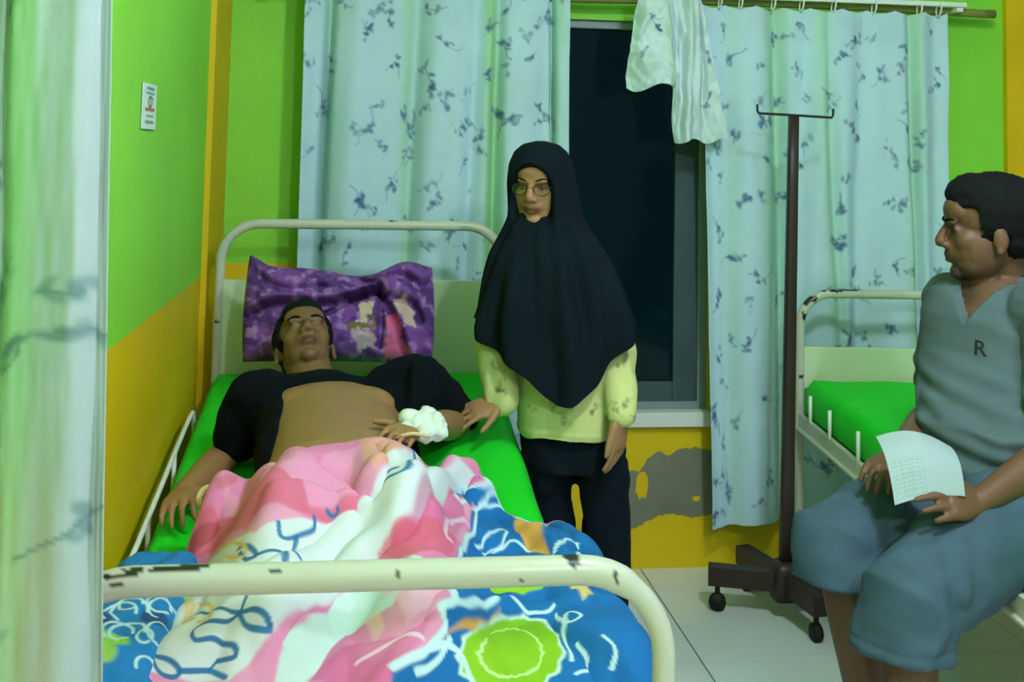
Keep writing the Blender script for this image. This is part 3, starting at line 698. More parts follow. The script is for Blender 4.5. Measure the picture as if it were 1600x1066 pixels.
# hair
def hair_keep(q):
    x, y, z = q.T; j = .006*fbm(q*90, 3, 2)
    front = z > .062-.18*np.clip(np.abs(x)-.04, 0, 1)+j
    side = (y < .030-.25*np.clip(.05-z, 0, 1)+j) & (z > -.005+j)
    back = (y < -.035+j) & (z > -.062+j)
    burn = (y < .020+j) & (y > -.006) & (z > -.022)
    return front | side | back | burn
def hair_mesh(name, c, loc, A, s, parent, thick=1.0, mt='hair'):
    def post(P, N):
        q = loc(P); k = hair_keep(q); P2 = P.copy()
        P2 += N*(.0016*vnoise(P*190, 4)+.002*vnoise(P*50, 6))[:, None]
        P2[~k] = c+(P[~k]-c)*.72; return P2
    g = lambda x, y, z: c+s*(A[0]*x+A[1]*y+A[2]*z)
    return skin_mesh(name, [p_ell(g(0, -.020, .040), np.array([.084, .105, .087])*s*thick, A, 28, 20), p_ell(g(0, .022, .078), np.array([.062, .060, .048])*s*thick, A), p_ell(g(0, -.05, -.02), np.array([.062, .058, .05])*s, A)], .0035, 4, mt, parent, post=post)
hair_mesh('hair', hc, mloc, mA, 1.11, man)
# shirt
belly = at(1550, 670, 2.56)
sp_ = [p_loft([(pel+V(0, 0, .005), cl*.185, cf*.14), (lerp(pel, belly, .6), cl*.185, cf*.15), (belly+V(0, 0, .02), cl*.18, cf*.148), (lerp(belly, chest, .55), cl*.18, cf*.138), (chest, cl*.19, cf*.14), (lerp(chest, nb, .45), cl*.185, cf*.135), (lerp(chest, nb, .75), cl*.165, cf*.112), (nb+V(0, 0, -.012), cl*.085, cf*.066), (nb+V(0, 0, .012), cl*.068, cf*.06)], 36, 2.3)]
sp_ += [p_limb([lerp(shl, chest, .25)+V(0, 0, .01), shl, lerp(shl, ell_, .75)], [.08, .075, .068]), p_limb([lerp(shr, chest, .25)+V(0, 0, .01), shr, lerp(shr, elr, .72)], [.078, .07, .06])]
vdir = cf
def shirt_post(P, N):
    # open v-neck: push the cloth inside the body where the neck and the v show
    q = P-nb; a = q@cf; b = q@cl; z = q[:, 2]
    v_ = (a > -.01) & (np.abs(b-.005) < .066+.60*z) & (z > -.115)
    ring = (np.hypot(q@cl/.066, q@cf/.062) < 1.15) & (z > -.004)
    P2 = P.copy(); P2[v_] -= np.outer(np.full(v_.sum(), .055), cf); P2[ring] += V(0, 0, -.03)
    return P2
f1 = folds(.0048, 17, cl+V(0, 0, -.25), 3, 7); f2 = folds(.006, 10, cf+cl*.6+V(0, 0, -.5), 8, 6)
def sdisp(P, N):
    low = sstep(chest[2]+.04, belly[2]+.05, P[:, 2]); return f1(P, N)*(.35+.6*low)+f2(P, N)*(.5+.4*low)+low*.0042*np.sin(P[:, 2]*125+(P@cl)*26+3.2*fbm(P*5, 11, 2))*(.4+.6*sstep(-.3, .5, fbm(P*7, 15, 2)))
shirt = skin_mesh('shirt', sp_, .0055, 5, 'grey_shirt', man, disp=sdisp, post=shirt_post)
# letter on the chest
def project_on(name, text, size, o, centre, dirn, upv, mt, parent):
    cu = bpy.data.curves.new('t', 'FONT'); cu.body = text; cu.size = size; cu.align_x = 'CENTER'; cu.align_y = 'CENTER'; cu.offset = .0006
    to = bpy.data.objects.new('t', cu); COL.objects.link(to); dg = bpy.context.evaluated_depsgraph_get(); dg.update()
    me = bpy.data.meshes.new_from_object(to.evaluated_get(dg)); bpy.data.objects.remove(to)
    bm = bmesh.new(); bm.from_mesh(me); bmesh.ops.triangulate(bm, faces=bm.faces[:])
    bmesh.ops.subdivide_edges(bm, edges=bm.edges[:], cuts=2, use_grid_fill=True)
    bt = BVHTree.FromPolygons([tuple(x.co) for x in o.data.vertices], [tuple(p.vertices) for p in o.data.polygons])
    d = Vector(unit(dirn)); u = Vector(unit(upv)); u = (u-d*u.dot(d)).normalized(); r = d.cross(u)
    for q in bm.verts:
        p = Vector(centre)+r*q.co.x+u*q.co.y-d*.3; h = bt.ray_cast(p, d)
        q.co = (h[0] if h[0] else p)-d*.0016
    bm.to_mesh(me); bm.free(); me.materials.clear(); me.materials.append(M[mt])
    ob = bpy.data.objects.new(name, me); COL.objects.link(ob); adopt(ob, parent); return ob
rc = at(1531, 547, 2.55); project_on('letter_print', 'R', .048, shirt, rc, unit(rc-CAM)*V(1, 1, .2), V(.04, 0, 1), 'print_dark', shirt)
# shorts
sh_ = [p_loft([(pel+V(0, 0, -.065), cl*.17, cf*.14), (pel+V(0, 0, .0), cl*.18, cf*.148), (pel+V(0, 0, .03), cl*.175, cf*.14)], 28)]
for h, k in ((hipl, knl), (hipr, knr)):
    d = unit(k-h); u = unit(np.cross(d, V(0, 0, 1))); w2 = np.cross(u, d)
    dh = unit(V(d[0], d[1], 0)); e = k+dh*.012+V(0, 0, -.105 if h is hipl else -.08)
    sh_.append(p_loft([(h-d*.05, u*.10, w2*.10), (h, u*.116, w2*.108), (lerp(h, k, .5), u*.108, w2*.102), (lerp(h, k, .8), u*.102, w2*.098), (k, u*.098, unit(w2+dh)*.100), (lerp(k, e, .55), u*.098, unit(w2*.3+dh)*.094), (e, u*.100, unit(w2*.12+dh)*.094)], 28, 2.3))
dl = unit(knl-hipl); fa = folds(.007, 11, np.cross(dl, V(0, 0, 1))+V(0, 0, .15), 5, 3.5); fb = folds(.007, 9, dl, 6, 4)
def hemgroove(P):
    g_ = np.zeros(len(P))
    for h, k in ((hipl, knl), (hipr, knr)):
        e = k+V(0, 0, -.105); a = P[:, 2]-e[2]; r = np.hypot(P[:, 0]-e[0], P[:, 1]-e[1]); g_ += -.003*np.exp(-((a-.03)/.004)**2)*(r < .16)
    return g_
skin_mesh('shorts', sh_, .0055, 16, 'denim', man, disp=lambda P, N: fa(P, N)*.7+fb(P, N)*.6+hemgroove(P)+.0035*np.sin((P@dl)*85+(P@cl)*30+3.5*fbm(P*5, 21, 2))*sstep(-.2, .6, fbm(P*6, 25, 2)))

# paper in his hand
def paper():
    c = [at(1372, 676, 2.36), at(1490, 692, 2.33), at(1508, 776, 2.262), at(1398, 790, 2.262)]
    nu, nv = 110, 90; S, T = np.meshgrid(np.linspace(0, 1, nu), np.linspace(0, 1, nv)); S = S.ravel(); T = T.ravel()
    P = np.outer((1-S)*(1-T), c[0])+np.outer(S*(1-T), c[1])+np.outer(S*T, c[2])+np.outer((1-S)*T, c[3])
    nrm = unit(np.cross(c[1]-c[0], c[3]-c[0])); nrm = nrm if nrm[1] < 0 else -nrm
    P += np.outer(.022*np.sin(math.pi*S)*(1-.6*T), V(0, 0, 1))+np.outer(.012*np.sin(math.pi*T), nrm)+np.outer(.02*(1-T)**4, -nrm)
    col = np.tile(lin((160, 174, 178)), (len(S), 1)); UV = np.stack([S*.17, T*.14], 1)
    for y in np.arange(.07, .128, .0075):
        for x in np.arange(.012, .075, .013): stroke(col, UV, [(x, y), (x+.008, y)], .0024, (110, 150, 130), .5, .5)
    for x in (.008, .03, .05, .08): stroke(col, UV, [(x, .065), (x, .132)], .0016, (120, 160, 140), .5, .6)
    for y in (.065, .095, .132): stroke(col, UV, [(.008, y), (.08, y)], .0016, (120, 160, 140), .5, .5)
    o = mesh('paper_sheet', P, grid_faces(nv, nu), 'paper', None, True, col)
    so = o.modifiers.new('thickness', 'SOLIDIFY'); so.thickness = 0.0012; so.offset = 0
    tag(o, 'white printed form held in the seated man\'s hand', 'paper')
paper()

# ---- standing woman
wom = thing('person', (.62, 3.15, 0), 'woman in long black headscarf, glasses and pale yellow shirt standing beside the bed', 'person')
SKW = (158, 116, 80); D = 3.15
whc = at(846, 289, D); wf = unit(V(-.48, -.87, -.12)); wu = unit(V(.02, 0, 1))
hp, wloc, wg, wA = head_parts(whc, wf, wu, .97, .95, 1.17)
wcf = unit(V(-.35, -.94, 0)); wcl = V(.94, -.35, 0)
wn = at(858, 365, D); wch = at(868, 450, D); wpv = at(893, 640, D); wwa = at(885, 560, D)
rsh, lsh = at(806, 428, D+.05), at(918, 432, D+.03)
rel_, lel = at(774, 545, D+.0), at(962, 550, D-.05)
rwr, lwr = at(785, 627, D-.06), at(968, 648, D-.16)
parts = hp+[p_limb([wn, whc+V(.01, .01, -.03)], [.055, .055]), p_loft([(wpv, wcl*.14, wcf*.10), (wch, wcl*.13, wcf*.09), (wn, wcl*.05, wcf*.045)], 20)]
parts += [p_limb([rsh, rel_, rwr], [.045, .036, .024]), p_limb([lsh, lel, lwr], [.045, .036, .024])]
rt_ = at(733, 645, D-.07)
parts += hand_parts(rwr, rt_-rwr, V(.1, -.45, .9), V(.1, -.8, -.3), .92, (.25, .28, .3, .32), .10, (.75, .75, -.1))
parts += hand_parts(lwr, V(-.05, -.04, -1), V(.75, -.65, 0), V(-.6, -.75, 0), .95, (.25, .3, .35, .4), .04, (.95, .35, -.1))
wfl, wfr = V(.70, 3.13, 0), V(.565, 3.20, 0)
for a in (wfl, wfr):
    parts.append(p_limb([V(a[0], a[1]+.01, .36), V(a[0], a[1]+.02, .085)], [.036, .033])); t_ = unit(V(-.35, -.94, 0)); s_ = V(-t_[1], t_[0], 0)
    parts.append(p_loft([(a-t_*.05+V(0, 0, .042), s_*.024, V(0, 0, .036)), (a+t_*.04+V(0, 0, .042), s_*.034, V(0, 0, .030)), (a+t_*.12+V(0, 0, .027), s_*.040, V(0, 0, .016)), (a+t_*.16+V(0, 0, .023), s_*.028, V(0, 0, .011))], 16))
skin_mesh('body', parts, .0042, 3, 'skin', wom, paint=skin_paint(SKW, (104, 66, 50), wloc))
eyes(wg, wA, .97, wom, (.2, .9, -.45), brow=.62)
# glasses
gl = None
for k in (-1, 1):
    a = np.linspace(0, 2*math.pi, 25); pts = [wg(k*(.033+.0225*math.cos(t)), .0935-.010*(abs(math.cos(t)+.35*0))*0-.0075*((.033+.0225*math.cos(t))/.055)**2, .000+.0165*math.sin(t)) for t in a]
    gl = tube('spectacle_rim', pts, .0013, 'glasses', wom, 6)
    cpt = np.mean(pts[:-1], 0); v = [cpt]+pts[:-1]; mesh('lens', v, [[0, i, i % 24+1] for i in range(1, 25)], 'lens', gl)
    tube('spectacle_arm', [wg(k*.056, .085, .006), wg(k*.068, .04, .008), wg(k*.078, -.005, .006)], .0014, 'glasses', wom, 6)
tube('spectacle_bridge', [wg(x, .0945, .004+.002*math.cos(x*150)) for x in (-.0105, 0, .0105)], .0013, 'glasses', wom, 6)
# shirt with long sleeves
hem = at(898, 676, D)[2]
ss = [p_loft([(V(wpv[0]+.004, wpv[1], hem), wcl*.148, wcf*.125), (wpv, wcl*.144, wcf*.122), (wwa, wcl*.138, wcf*.112), (wch, wcl*.15, wcf*.10), (lerp(wch, wn, .6), wcl*.12, wcf*.07)], 32, 2.2)]
cuffr = lerp(rwr, rel_, .04); cuffl = lerp(lwr, lel, .0)
ss += [p_limb([rsh, lerp(rsh, rel_, .6), rel_, lerp(rel_, cuffr, .6), cuffr], [.06, .056, .052, .045, .040]), p_limb([lsh, lerp(lsh, lel, .6), lel, lerp(lel, cuffl, .6), cuffl], [.055, .052, .054, .050, .040])]
fs = folds(.007, 12, V(.2, .1, 1), 4, 3.5)
def shirt_col(P):
    col = np.tile(lin((206, 208, 136)), (len(P), 1)); UV = np.stack([(P-wpv)@wcl, P[:, 2]], 1)
    k = fbm(P*V(22, 22, 14), 5, 3); g_ = sstep(.25, .75, k)[:, None]*.35; col = col*(1-g_)+lin((140, 150, 84))*g_
    rn = random.Random(6)
    for i in range(34):
        c = (rn.uniform(-.2, .22), rn.uniform(hem+.05, hem+.34)); sprig(col, UV, c, rn.uniform(.035, .06), rn, (96, 112, 72))
    band = ((P[:, 2] < hem+.012))[:, None]*.0; col = col*(1-band)+lin((230, 236, 150))*band
    return col
skin_mesh('shirt', ss, .0055, 3, 'cloth', wom, disp=lambda P, N: fs(P, N)+.003*np.exp(-((P[:, 2]-hem-.018)/.004)**2)*(np.hypot((P-wpv)@wcl, (P-wpv)@wcf) < .2), paint=shirt_col)
# trousers
tr_ = [p_loft([(V(wpv[0], wpv[1], hem+.06), wcl*.135, wcf*.10), (V(wpv[0]+.005, wpv[1], hem-.04), wcl*.145, wcf*.105), (V(wpv[0]+.005, wpv[1], hem-.09), wcl*.14, wcf*.10)], 28)]
for a, sx in ((wfl, 1), (wfr, -1)):
    top = V(wpv[0]+.005, wpv[1], hem-.06)+wcl*sx*.075; kn = lerp(top, a, .5)+V(.005, -.01, 0); kn[2] = .43
    sec_ = [(top, V(.075, 0, 0), V(0, .088, 0)), (lerp(top, kn, .5), V(.066, 0, 0), V(0, .075, 0)), (kn, V(.058, 0, 0), V(0, .062, 0)), (lerp(kn, a, .55), V(.055, 0, 0), V(0, .058, 0)), (V(a[0], a[1]+.005, .06), V(.054, 0, 0), V(0, .060, 0))]
    tr_.append(p_loft(sec_, 22))
ft = folds(.006, 11, V(.5, .3, .4), 9, 2.5)
skin_mesh('trousers', tr_, .006, 3, 'trouser', wom, disp=lambda P, N: ft(P, N))
for a in (wfl, wfr):
    t_ = unit(V(-.35, -.94, 0)); s_ = V(-t_[1], t_[0], 0); v, f = p_loft([(a+t_*u+V(0, 0, .007), s_*r, V(0, 0, .007)) for u, r in ((-.085, .02), (-.05, .036), (.05, .042), (.12, .047), (.17, .03))], 20, 3); sd_ = mesh('sandal', v, f, 'sandal', wom)
    tube('sandal_strap', [a+t_*.06+s_*.046*math.cos(q)+V(0, 0, .012+.055*math.sin(q)) for q in np.linspace(0, math.pi, 12)], .008, 'sandal', sd_, 8)
# headscarf
def scarf():
    nt_, nth = 190, 200
    prof = [  # pixel row, left, right, front depth, back depth
        (222, 838, 852, .02, .02), (227, 818, 872, .055, .06), (238, 805, 885, .085, .085), (258, 797, 893, .100, .100), (285, 795, 898, .102, .105), (315, 797, 902, .100, .105), (340, 797, 908, .092, .11),
        (365, 788, 922, .095, .115), (395, 774, 940, .120, .125), (430, 764, 957, .140, .13), (470, 755, 970, .152, .13), (505, 747, 982, .158, .125), (540, 752, 984, .162, .12), (580, 765, 975, .165, .12), (615, 780, 960, .166, .12)]
    rows = np.array(prof); q = np.linspace(0, 1, nt_); base = np.interp(q, np.linspace(0, 1, 15), np.arange(15))
    rows = np.stack([np.interp(base, np.arange(15), rows[:, k]) for k in range(5)], 1)
    for _ in range(6): rows[1:-1] = (rows[:-2]+2*rows[1:-1]+rows[2:])/4
    th = np.linspace(0, 2*math.pi, nth, endpoint=False); Vv = []; T_ = []; H = []
    fr_ = unit(V(-.42, -.9, 0)); sr = V(.9, -.42, 0)                  # the cape's front and its left
    # hem: low point in front, high at the arms
    ang = np.angle(np.exp(1j*th))
    front = np.exp(-((ang-.05)/0.72)**2); rend = lerp(0.79, 1.0, front)
    rend = np.where(np.abs(ang) > 2.2, .86, rend); rend = rend+.012*np.sin(ang*5)
    for i in range(nt_):
        u = i/(nt_-1)
        rr = np.clip(u*rend, 0, 1)*(nt_-1); i0 = np.floor(rr).astype(int).clip(0, nt_-2); w_ = (rr-i0)[:, None]; R_ = rows[i0]*(1-w_)+rows[i0+1]*w_
        L_ = np.array([at(R_[j, 1], R_[j, 0], D) for j in range(nth)]); Rr = np.array([at(R_[j, 2], R_[j, 0], D) for j in range(nth)])
        c = (L_+Rr)/2; hw = np.linalg.norm(Rr-L_, axis=1)/2
        cs, sn = np.cos(th), np.sin(th)
        dep = np.where(cs > 0, R_[:, 3], R_[:, 4])
        pw = 2.4+1.2*sstep(.3, .7, rr/(nt_-1)); rad = (np.abs(cs)**pw+np.abs(sn)**pw)**(-1/pw)
        # image-left/right half width along the view's horizontal, depth along the front
        p = c+np.outer(np.ones(nth), V(0, 0, 0))+(sn*hw*rad)[:, None]*V(.985, -.17, 0)+(cs*dep*rad)[:, None]*V(-.17, -.985, 0)
        low = sstep(.35, .75, rr/(nt_-1))
        fold = low*(.011*np.sin(ang*9+1.5*np.sin(u*4))+.007*np.sin(ang*17+2+u*3)) + .004*sstep(.15, .4, rr/(nt_-1))*np.sin(ang*13+u*9)
        p = p+fold[:, None]*(np.outer(sn, V(.985, -.17, 0))+np.outer(cs, V(-.17, -.985, 0)))
        Vv.append(p); T_.append(np.full(nth, u))
    P = np.concatenate(Vv)
    P += .0025*fbm(P*9, 6)[:, None]*V(.3, .9, 0)
    q = wloc(P)
    # opening for the face
    x = q[:, 0]/.066; z = (q[:, 2]+.022)/np.where(q[:, 2] > -.022, .088, .094)
    pw_ = np.where(q[:, 2] > -.022, 2.0, 3.0); e = (np.abs(x)**pw_+np.abs(z)**pw_)**(1/pw_); inn = (q[:, 1] > -.01) & (e < 1.12)
    tgt = whc+wA[1]*-.03
    k = (1-sstep(.93, 1.10, e))*inn
    P = P+(tgt-P)*(k*.66)[:, None]
    # rim hugging the face
    o = mesh('headscarf', P, grid_faces(nt_, nth, True), 'hijab', wom)
    so = o.modifiers.new('thickness', 'SOLIDIFY'); so.thickness = 0.003; so.offset = -1
    return o
scarf()

# ---- patient
pat = thing('person', (-.03, 2.7, .64), 'patient lying on the bed with black shirt pulled up over the bare belly', 'person')
SKP = (150, 110, 70)
phc = at(476, 540, 3.20); pf_ = unit(V(.06, -.62, .78)); pu = unit(V(-.16, .80, .60))
hp, ploc, pg, pA = head_parts(phc, pf_, pu, 1.0, .97, 1.04)
pb = V(-.045, 2.86, .805); pn = V(-.10, 3.07, .850); pbel = V(-.02, 2.53, .775); ppel = V(-.01, 2.30, .715)
ps1 = at(405, 628, 2.98); ps2 = at(655, 605, 3.0)
pe1 = atz(352, 715, .715); pw1 = atz(290, 768, .705); pe2 = atz(722, 660, .725); pw2 = at(655, 670, 2.62)
X = V(1, 0, 0)
axs = unit(pn-pbel); up_ = unit(np.cross(X, axs)) 
if up_[2] < 0: up_ = -up_
parts = hp+[p_limb([pn, lerp(pn, phc, .5), phc+V(0, .0, -.03)], [.06, .058, .06])]
parts += [p_loft([(ppel, X*.16, up_*.075), (pbel, X*.165, up_*.112), (lerp(pbel, pb, .5), X*.160, up_*.110), (pb, X*.17, up_*.112), (lerp(pb, pn, .6), X*.155, up_*.09), (pn, X*.08, up_*.06)], 32, 2.3)]
for k in (-1, 1): parts.append(p_ell(pb+X*k*.07+up_*.075+V(0, .03, 0), (.075, .07, .035), np.array([X, axs, up_])))
parts += [p_limb([ps1, lerp(ps1, pe1, .5), pe1, lerp(pe1, pw1, .4), pw1], [.06, .052, .043, .041, .027]), p_limb([ps2, lerp(ps2, pe2, .5), pe2, lerp(pe2, pw2, .4), pw2], [.06, .052, .043, .042, .028])]
parts += hand_parts(pw1, at(262, 806, 2.57)-pw1, V(-.25, -.2, .95), V(.85, -.4, .1), 1.0, (.45, .5, .5, .5), .10, (.7, .75, -.25))
parts += hand_parts(pw2, at(612, 676, 2.48)-pw2, V(.1, -.2, .97), V(.2, .9, .1), .95, (.3, .35, .35, .35), .05)
for sx in (-1, 1): parts.append(p_limb([ppel+X*sx*.085, V(sx*.11, 2.10, .69), V(sx*.12, 1.96, .685)], [.06, .045, .035]))
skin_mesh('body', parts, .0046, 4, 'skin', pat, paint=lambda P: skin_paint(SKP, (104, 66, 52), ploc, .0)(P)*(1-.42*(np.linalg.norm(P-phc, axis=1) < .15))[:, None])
eyes(pg, pA, 1.0, pat, (0, 1, 0), closed=True)
hair_mesh('hair', phc, ploc, pA, 1.0, pat, .985)
# shirt rolled up to the chest
ps_ = [p_loft([(lerp(pbel, pb, .10), X*.170, up_*.105), (lerp(pbel, pb, .5), X*.182, up_*.116), (pb, X*.190, up_*.118), (lerp(pb, pn, .55), X*.178, up_*.105), (lerp(pb, pn, .9), X*.12, up_*.082), (pn+axs*.005, X*.082, up_*.07)], 36, 2.4)]
ps_ += [p_limb([lerp(ps1, pb, .3), ps1, lerp(ps1, pe1, .55)], [.09, .082, .07]), p_limb([lerp(ps2, pb, .3), lerp(ps2, pb, .12), ps2, lerp(ps2, pe2, .5), lerp(ps2, pe2, .80)], [.092, .09, .084, .074, .066])]
def patient_shirt_post(P, N):
    q = P-pb; a = q@axs; x = q[:, 0]; u = q@up_
    k = (u > .0)*(1-sstep(.90, 1.08, np.abs((x-.03)/.150)))*(1-sstep(.075, .105, a-.10*x)); return P-np.outer(k*.05, up_)
fp = folds(.005, 12, V(.5, .8, .1), 12, 3)
skin_mesh('shirt', ps_, .0055, 4, 'black_shirt', pat, disp=lambda P, N: fp(P, N), post=patient_shirt_post)
skin_mesh('shorts', [p_loft([(ppel-axs*.05, X*.15, up_*.07), (ppel, X*.165, up_*.082), (lerp(ppel, pbel, .70), X*.172, up_*.105)], 30, 2.3)], .007, 3, 'black_shirt', pat)
# dressing on the hand with the drip tubing
gz = thing('wrist_dressing', pw2, 'white gauze dressing taped round the patient\'s wrist', 'bandage')
gc = at(655, 672, 2.58)
gp = [p_ell(gc+V(*d), r) for d, r in (((0, 0, .01), .030), ((.035, .0, .012), .026), ((-.022, .01, .022), .022), ((.02, .02, .028), .020), ((.045, -.025, .0), .020), ((-.03, -.02, .0), .02), ((.01, -.03, .0), .022))]
skin_mesh('gauze', gp, .004, 1, 'gauze', gz, disp=lambda P, N: .006*fbm(P*45, 3))
tube('drip_tube', spline([gc+V(-.035, -.03, .012), gc+V(-.06, -.05, -.005), gc+V(-.02, -.075, .01), gc+V(.02, -.06, .0)], 8), .004, 'tape', gz, 8)
a = np.linspace(0, 2*math.pi, 25)
tc = at(326, 778, 2.50); v, f = merge(tube_vf([tc+.020*(math.cos(t)*V(.95, -.2, 0)+math.sin(t)*V(.1, .5, .86)) for t in a], .0075, 10))
tag(mesh('bandage_ring', v, f, 'tape'), 'small beige ring lying between the patient\'s hand and the duvet', 'bandage')

# ------------------------------------------------------------------ duvet
DUVET_CREASES = []
DUVET = dict(xr=0.455, yfoot=1.775)
def ytop(x): return np.interp(x, [-.45, -.38, -.32, -.28, -.22, -.12, -.02, .08, .16, .22, .27, .31, .36, .47], [2.28, 2.36, 2.46, 2.52, 2.47, 2.38, 2.51, 2.53, 2.60, 2.70, 2.75, 2.68, 2.66, 2.66])
def xleft(y): return np.interp(y, [1.7, 1.85, 2.0, 2.2, 2.4, 2.6], [-.42, -.40, -.355, -.325, -.33, -.34])
def hfield(x, y):
    h = mtop(y)+.035
    h = h+.195*np.exp(-((x+.02)/.20)**4)*sstep(1.95, 2.38, y)*(1-.5*sstep(2.5, 2.75, y))
    h = h+.085*np.exp(-((x+.13)/.085)**2)*(1-sstep(2.2, 2.4, y))*sstep(1.80, 1.95, y)
    h = h+.085*np.exp(-((x-.12)/.085)**2)*(1-sstep(2.2, 2.4, y))*sstep(1.80, 1.95, y)
    h = h+.10*np.exp(-((x+.28)/.07)**2-((y-2.47)/.07)**2)
    h = h+.085*np.exp(-((x-.25)/.06)**2-((y-2.69)/.07)**2)+.05*np.exp(-((x-.20)/.05)**2-((y-2.50)/.16)**2)
    h = h-.05*(1-sstep(1.76, 1.95, y))
    return h
def duvet():
    nu, nv = 380, 620
    s = np.linspace(0, 1, nu); t = np.interp(np.linspace(0, 1, nv), [0, .42, .90, 1], [0, .58, .86, 1]); T, S = np.meshgrid(t, s, indexing='ij'); S = S.ravel(); T = T.ravel()
    hang = .24; fhang = .12
    U_ = np.zeros_like(S); yT = ytop(lerp(-.37, .47, np.clip(S*1.28, 0, 1)))
    y0 = DUVET['yfoot']-fhang
    Vc = 2.53+(y0-2.53)*T+(yT-2.53)*(1-sstep(0, .30, T))     # cloth coordinate along the bed
    xl = xleft(np.clip(Vc, 1.77, 3)); Uc = xl+(DUVET['xr']+hang-xl)*S
    over = np.clip(Uc-DUVET['xr'], 0, None); x = np.minimum(Uc, DUVET['xr'])
    fo = np.clip(DUVET['yfoot']-Vc, 0, None); y = np.maximum(Vc, DUVET['yfoot'])
    z = hfield(x, y)
    # wrinkles: long soft ridges across the cloth
    B = np.stack([x*np.cos(.9)+y*np.sin(.9), -x*np.sin(.9)+y*np.cos(.9)], 1)
    n1 = fbm(np.stack([B[:, 0]*2.5, B[:, 1]*9, x*0], 1), 31, 2); n2 = fbm(np.stack([x*12, y*5, x*0+7], 1), 32, 2); n3 = fbm(np.stack([x*5, y*5, x*0], 1), 33)
    wr = .011*np.sin(3*n1)+.008*np.sin(3*n2)+.010*n3
    for am, wd, pts in DUVET_CREASES:
        q = spline(pts, 5); d = np.full(len(x), 9.0); UV_ = np.stack([Uc, Vc], 1)
        for a_, b_ in zip(q[:-1], q[1:]):
            ab = b_-a_; tt = np.clip(((UV_-a_)@ab)/max(ab@ab, 1e-9), 0, 1); d = np.minimum(d, np.linalg.norm(UV_-a_-tt[:, None]*ab, axis=1))
        z = z+1.35*am*np.exp(-(d/wd)**2)
    z = z+wr
    r = .05                                   # rounded fall over the right edge
    a = np.clip(over/r, 0, math.pi/2*.93); rest = np.clip(over-r*math.pi/2*.93, 0, None)
    zz = z-r*(1-np.cos(a))-rest*.97; xx = x+r*np.sin(a)+rest*.10+over*(.12*n2+.08*np.sin(Vc*19))
    a2 = np.clip(fo/.035, 0, math.pi/2*.95); rest2 = np.clip(fo-.035*math.pi/2*.95, 0, None)
    zz = zz-.035*(1-np.cos(a2))-rest2; yy = y-.012*np.sin(a2)
    # rolled lip along the top and left edges
    top = np.exp(-(T/.025)**2); lf = np.exp(-(S/.02)**2); zz = zz-.035*np.maximum(top, lf)
    P = np.stack([xx, yy, zz], 1); UV = np.stack([Uc, Vc], 1)
    col = duvet_print(UV)
    o = mesh('duvet', P, grid_faces(nv, nu), 'cloth', None, True, col)
    so = o.modifiers.new('thickness', 'SOLIDIFY'); so.thickness = 0.014; so.offset = -1
    tag(o, 'pink, white and blue flowered duvet over the patient\'s legs', 'duvet')
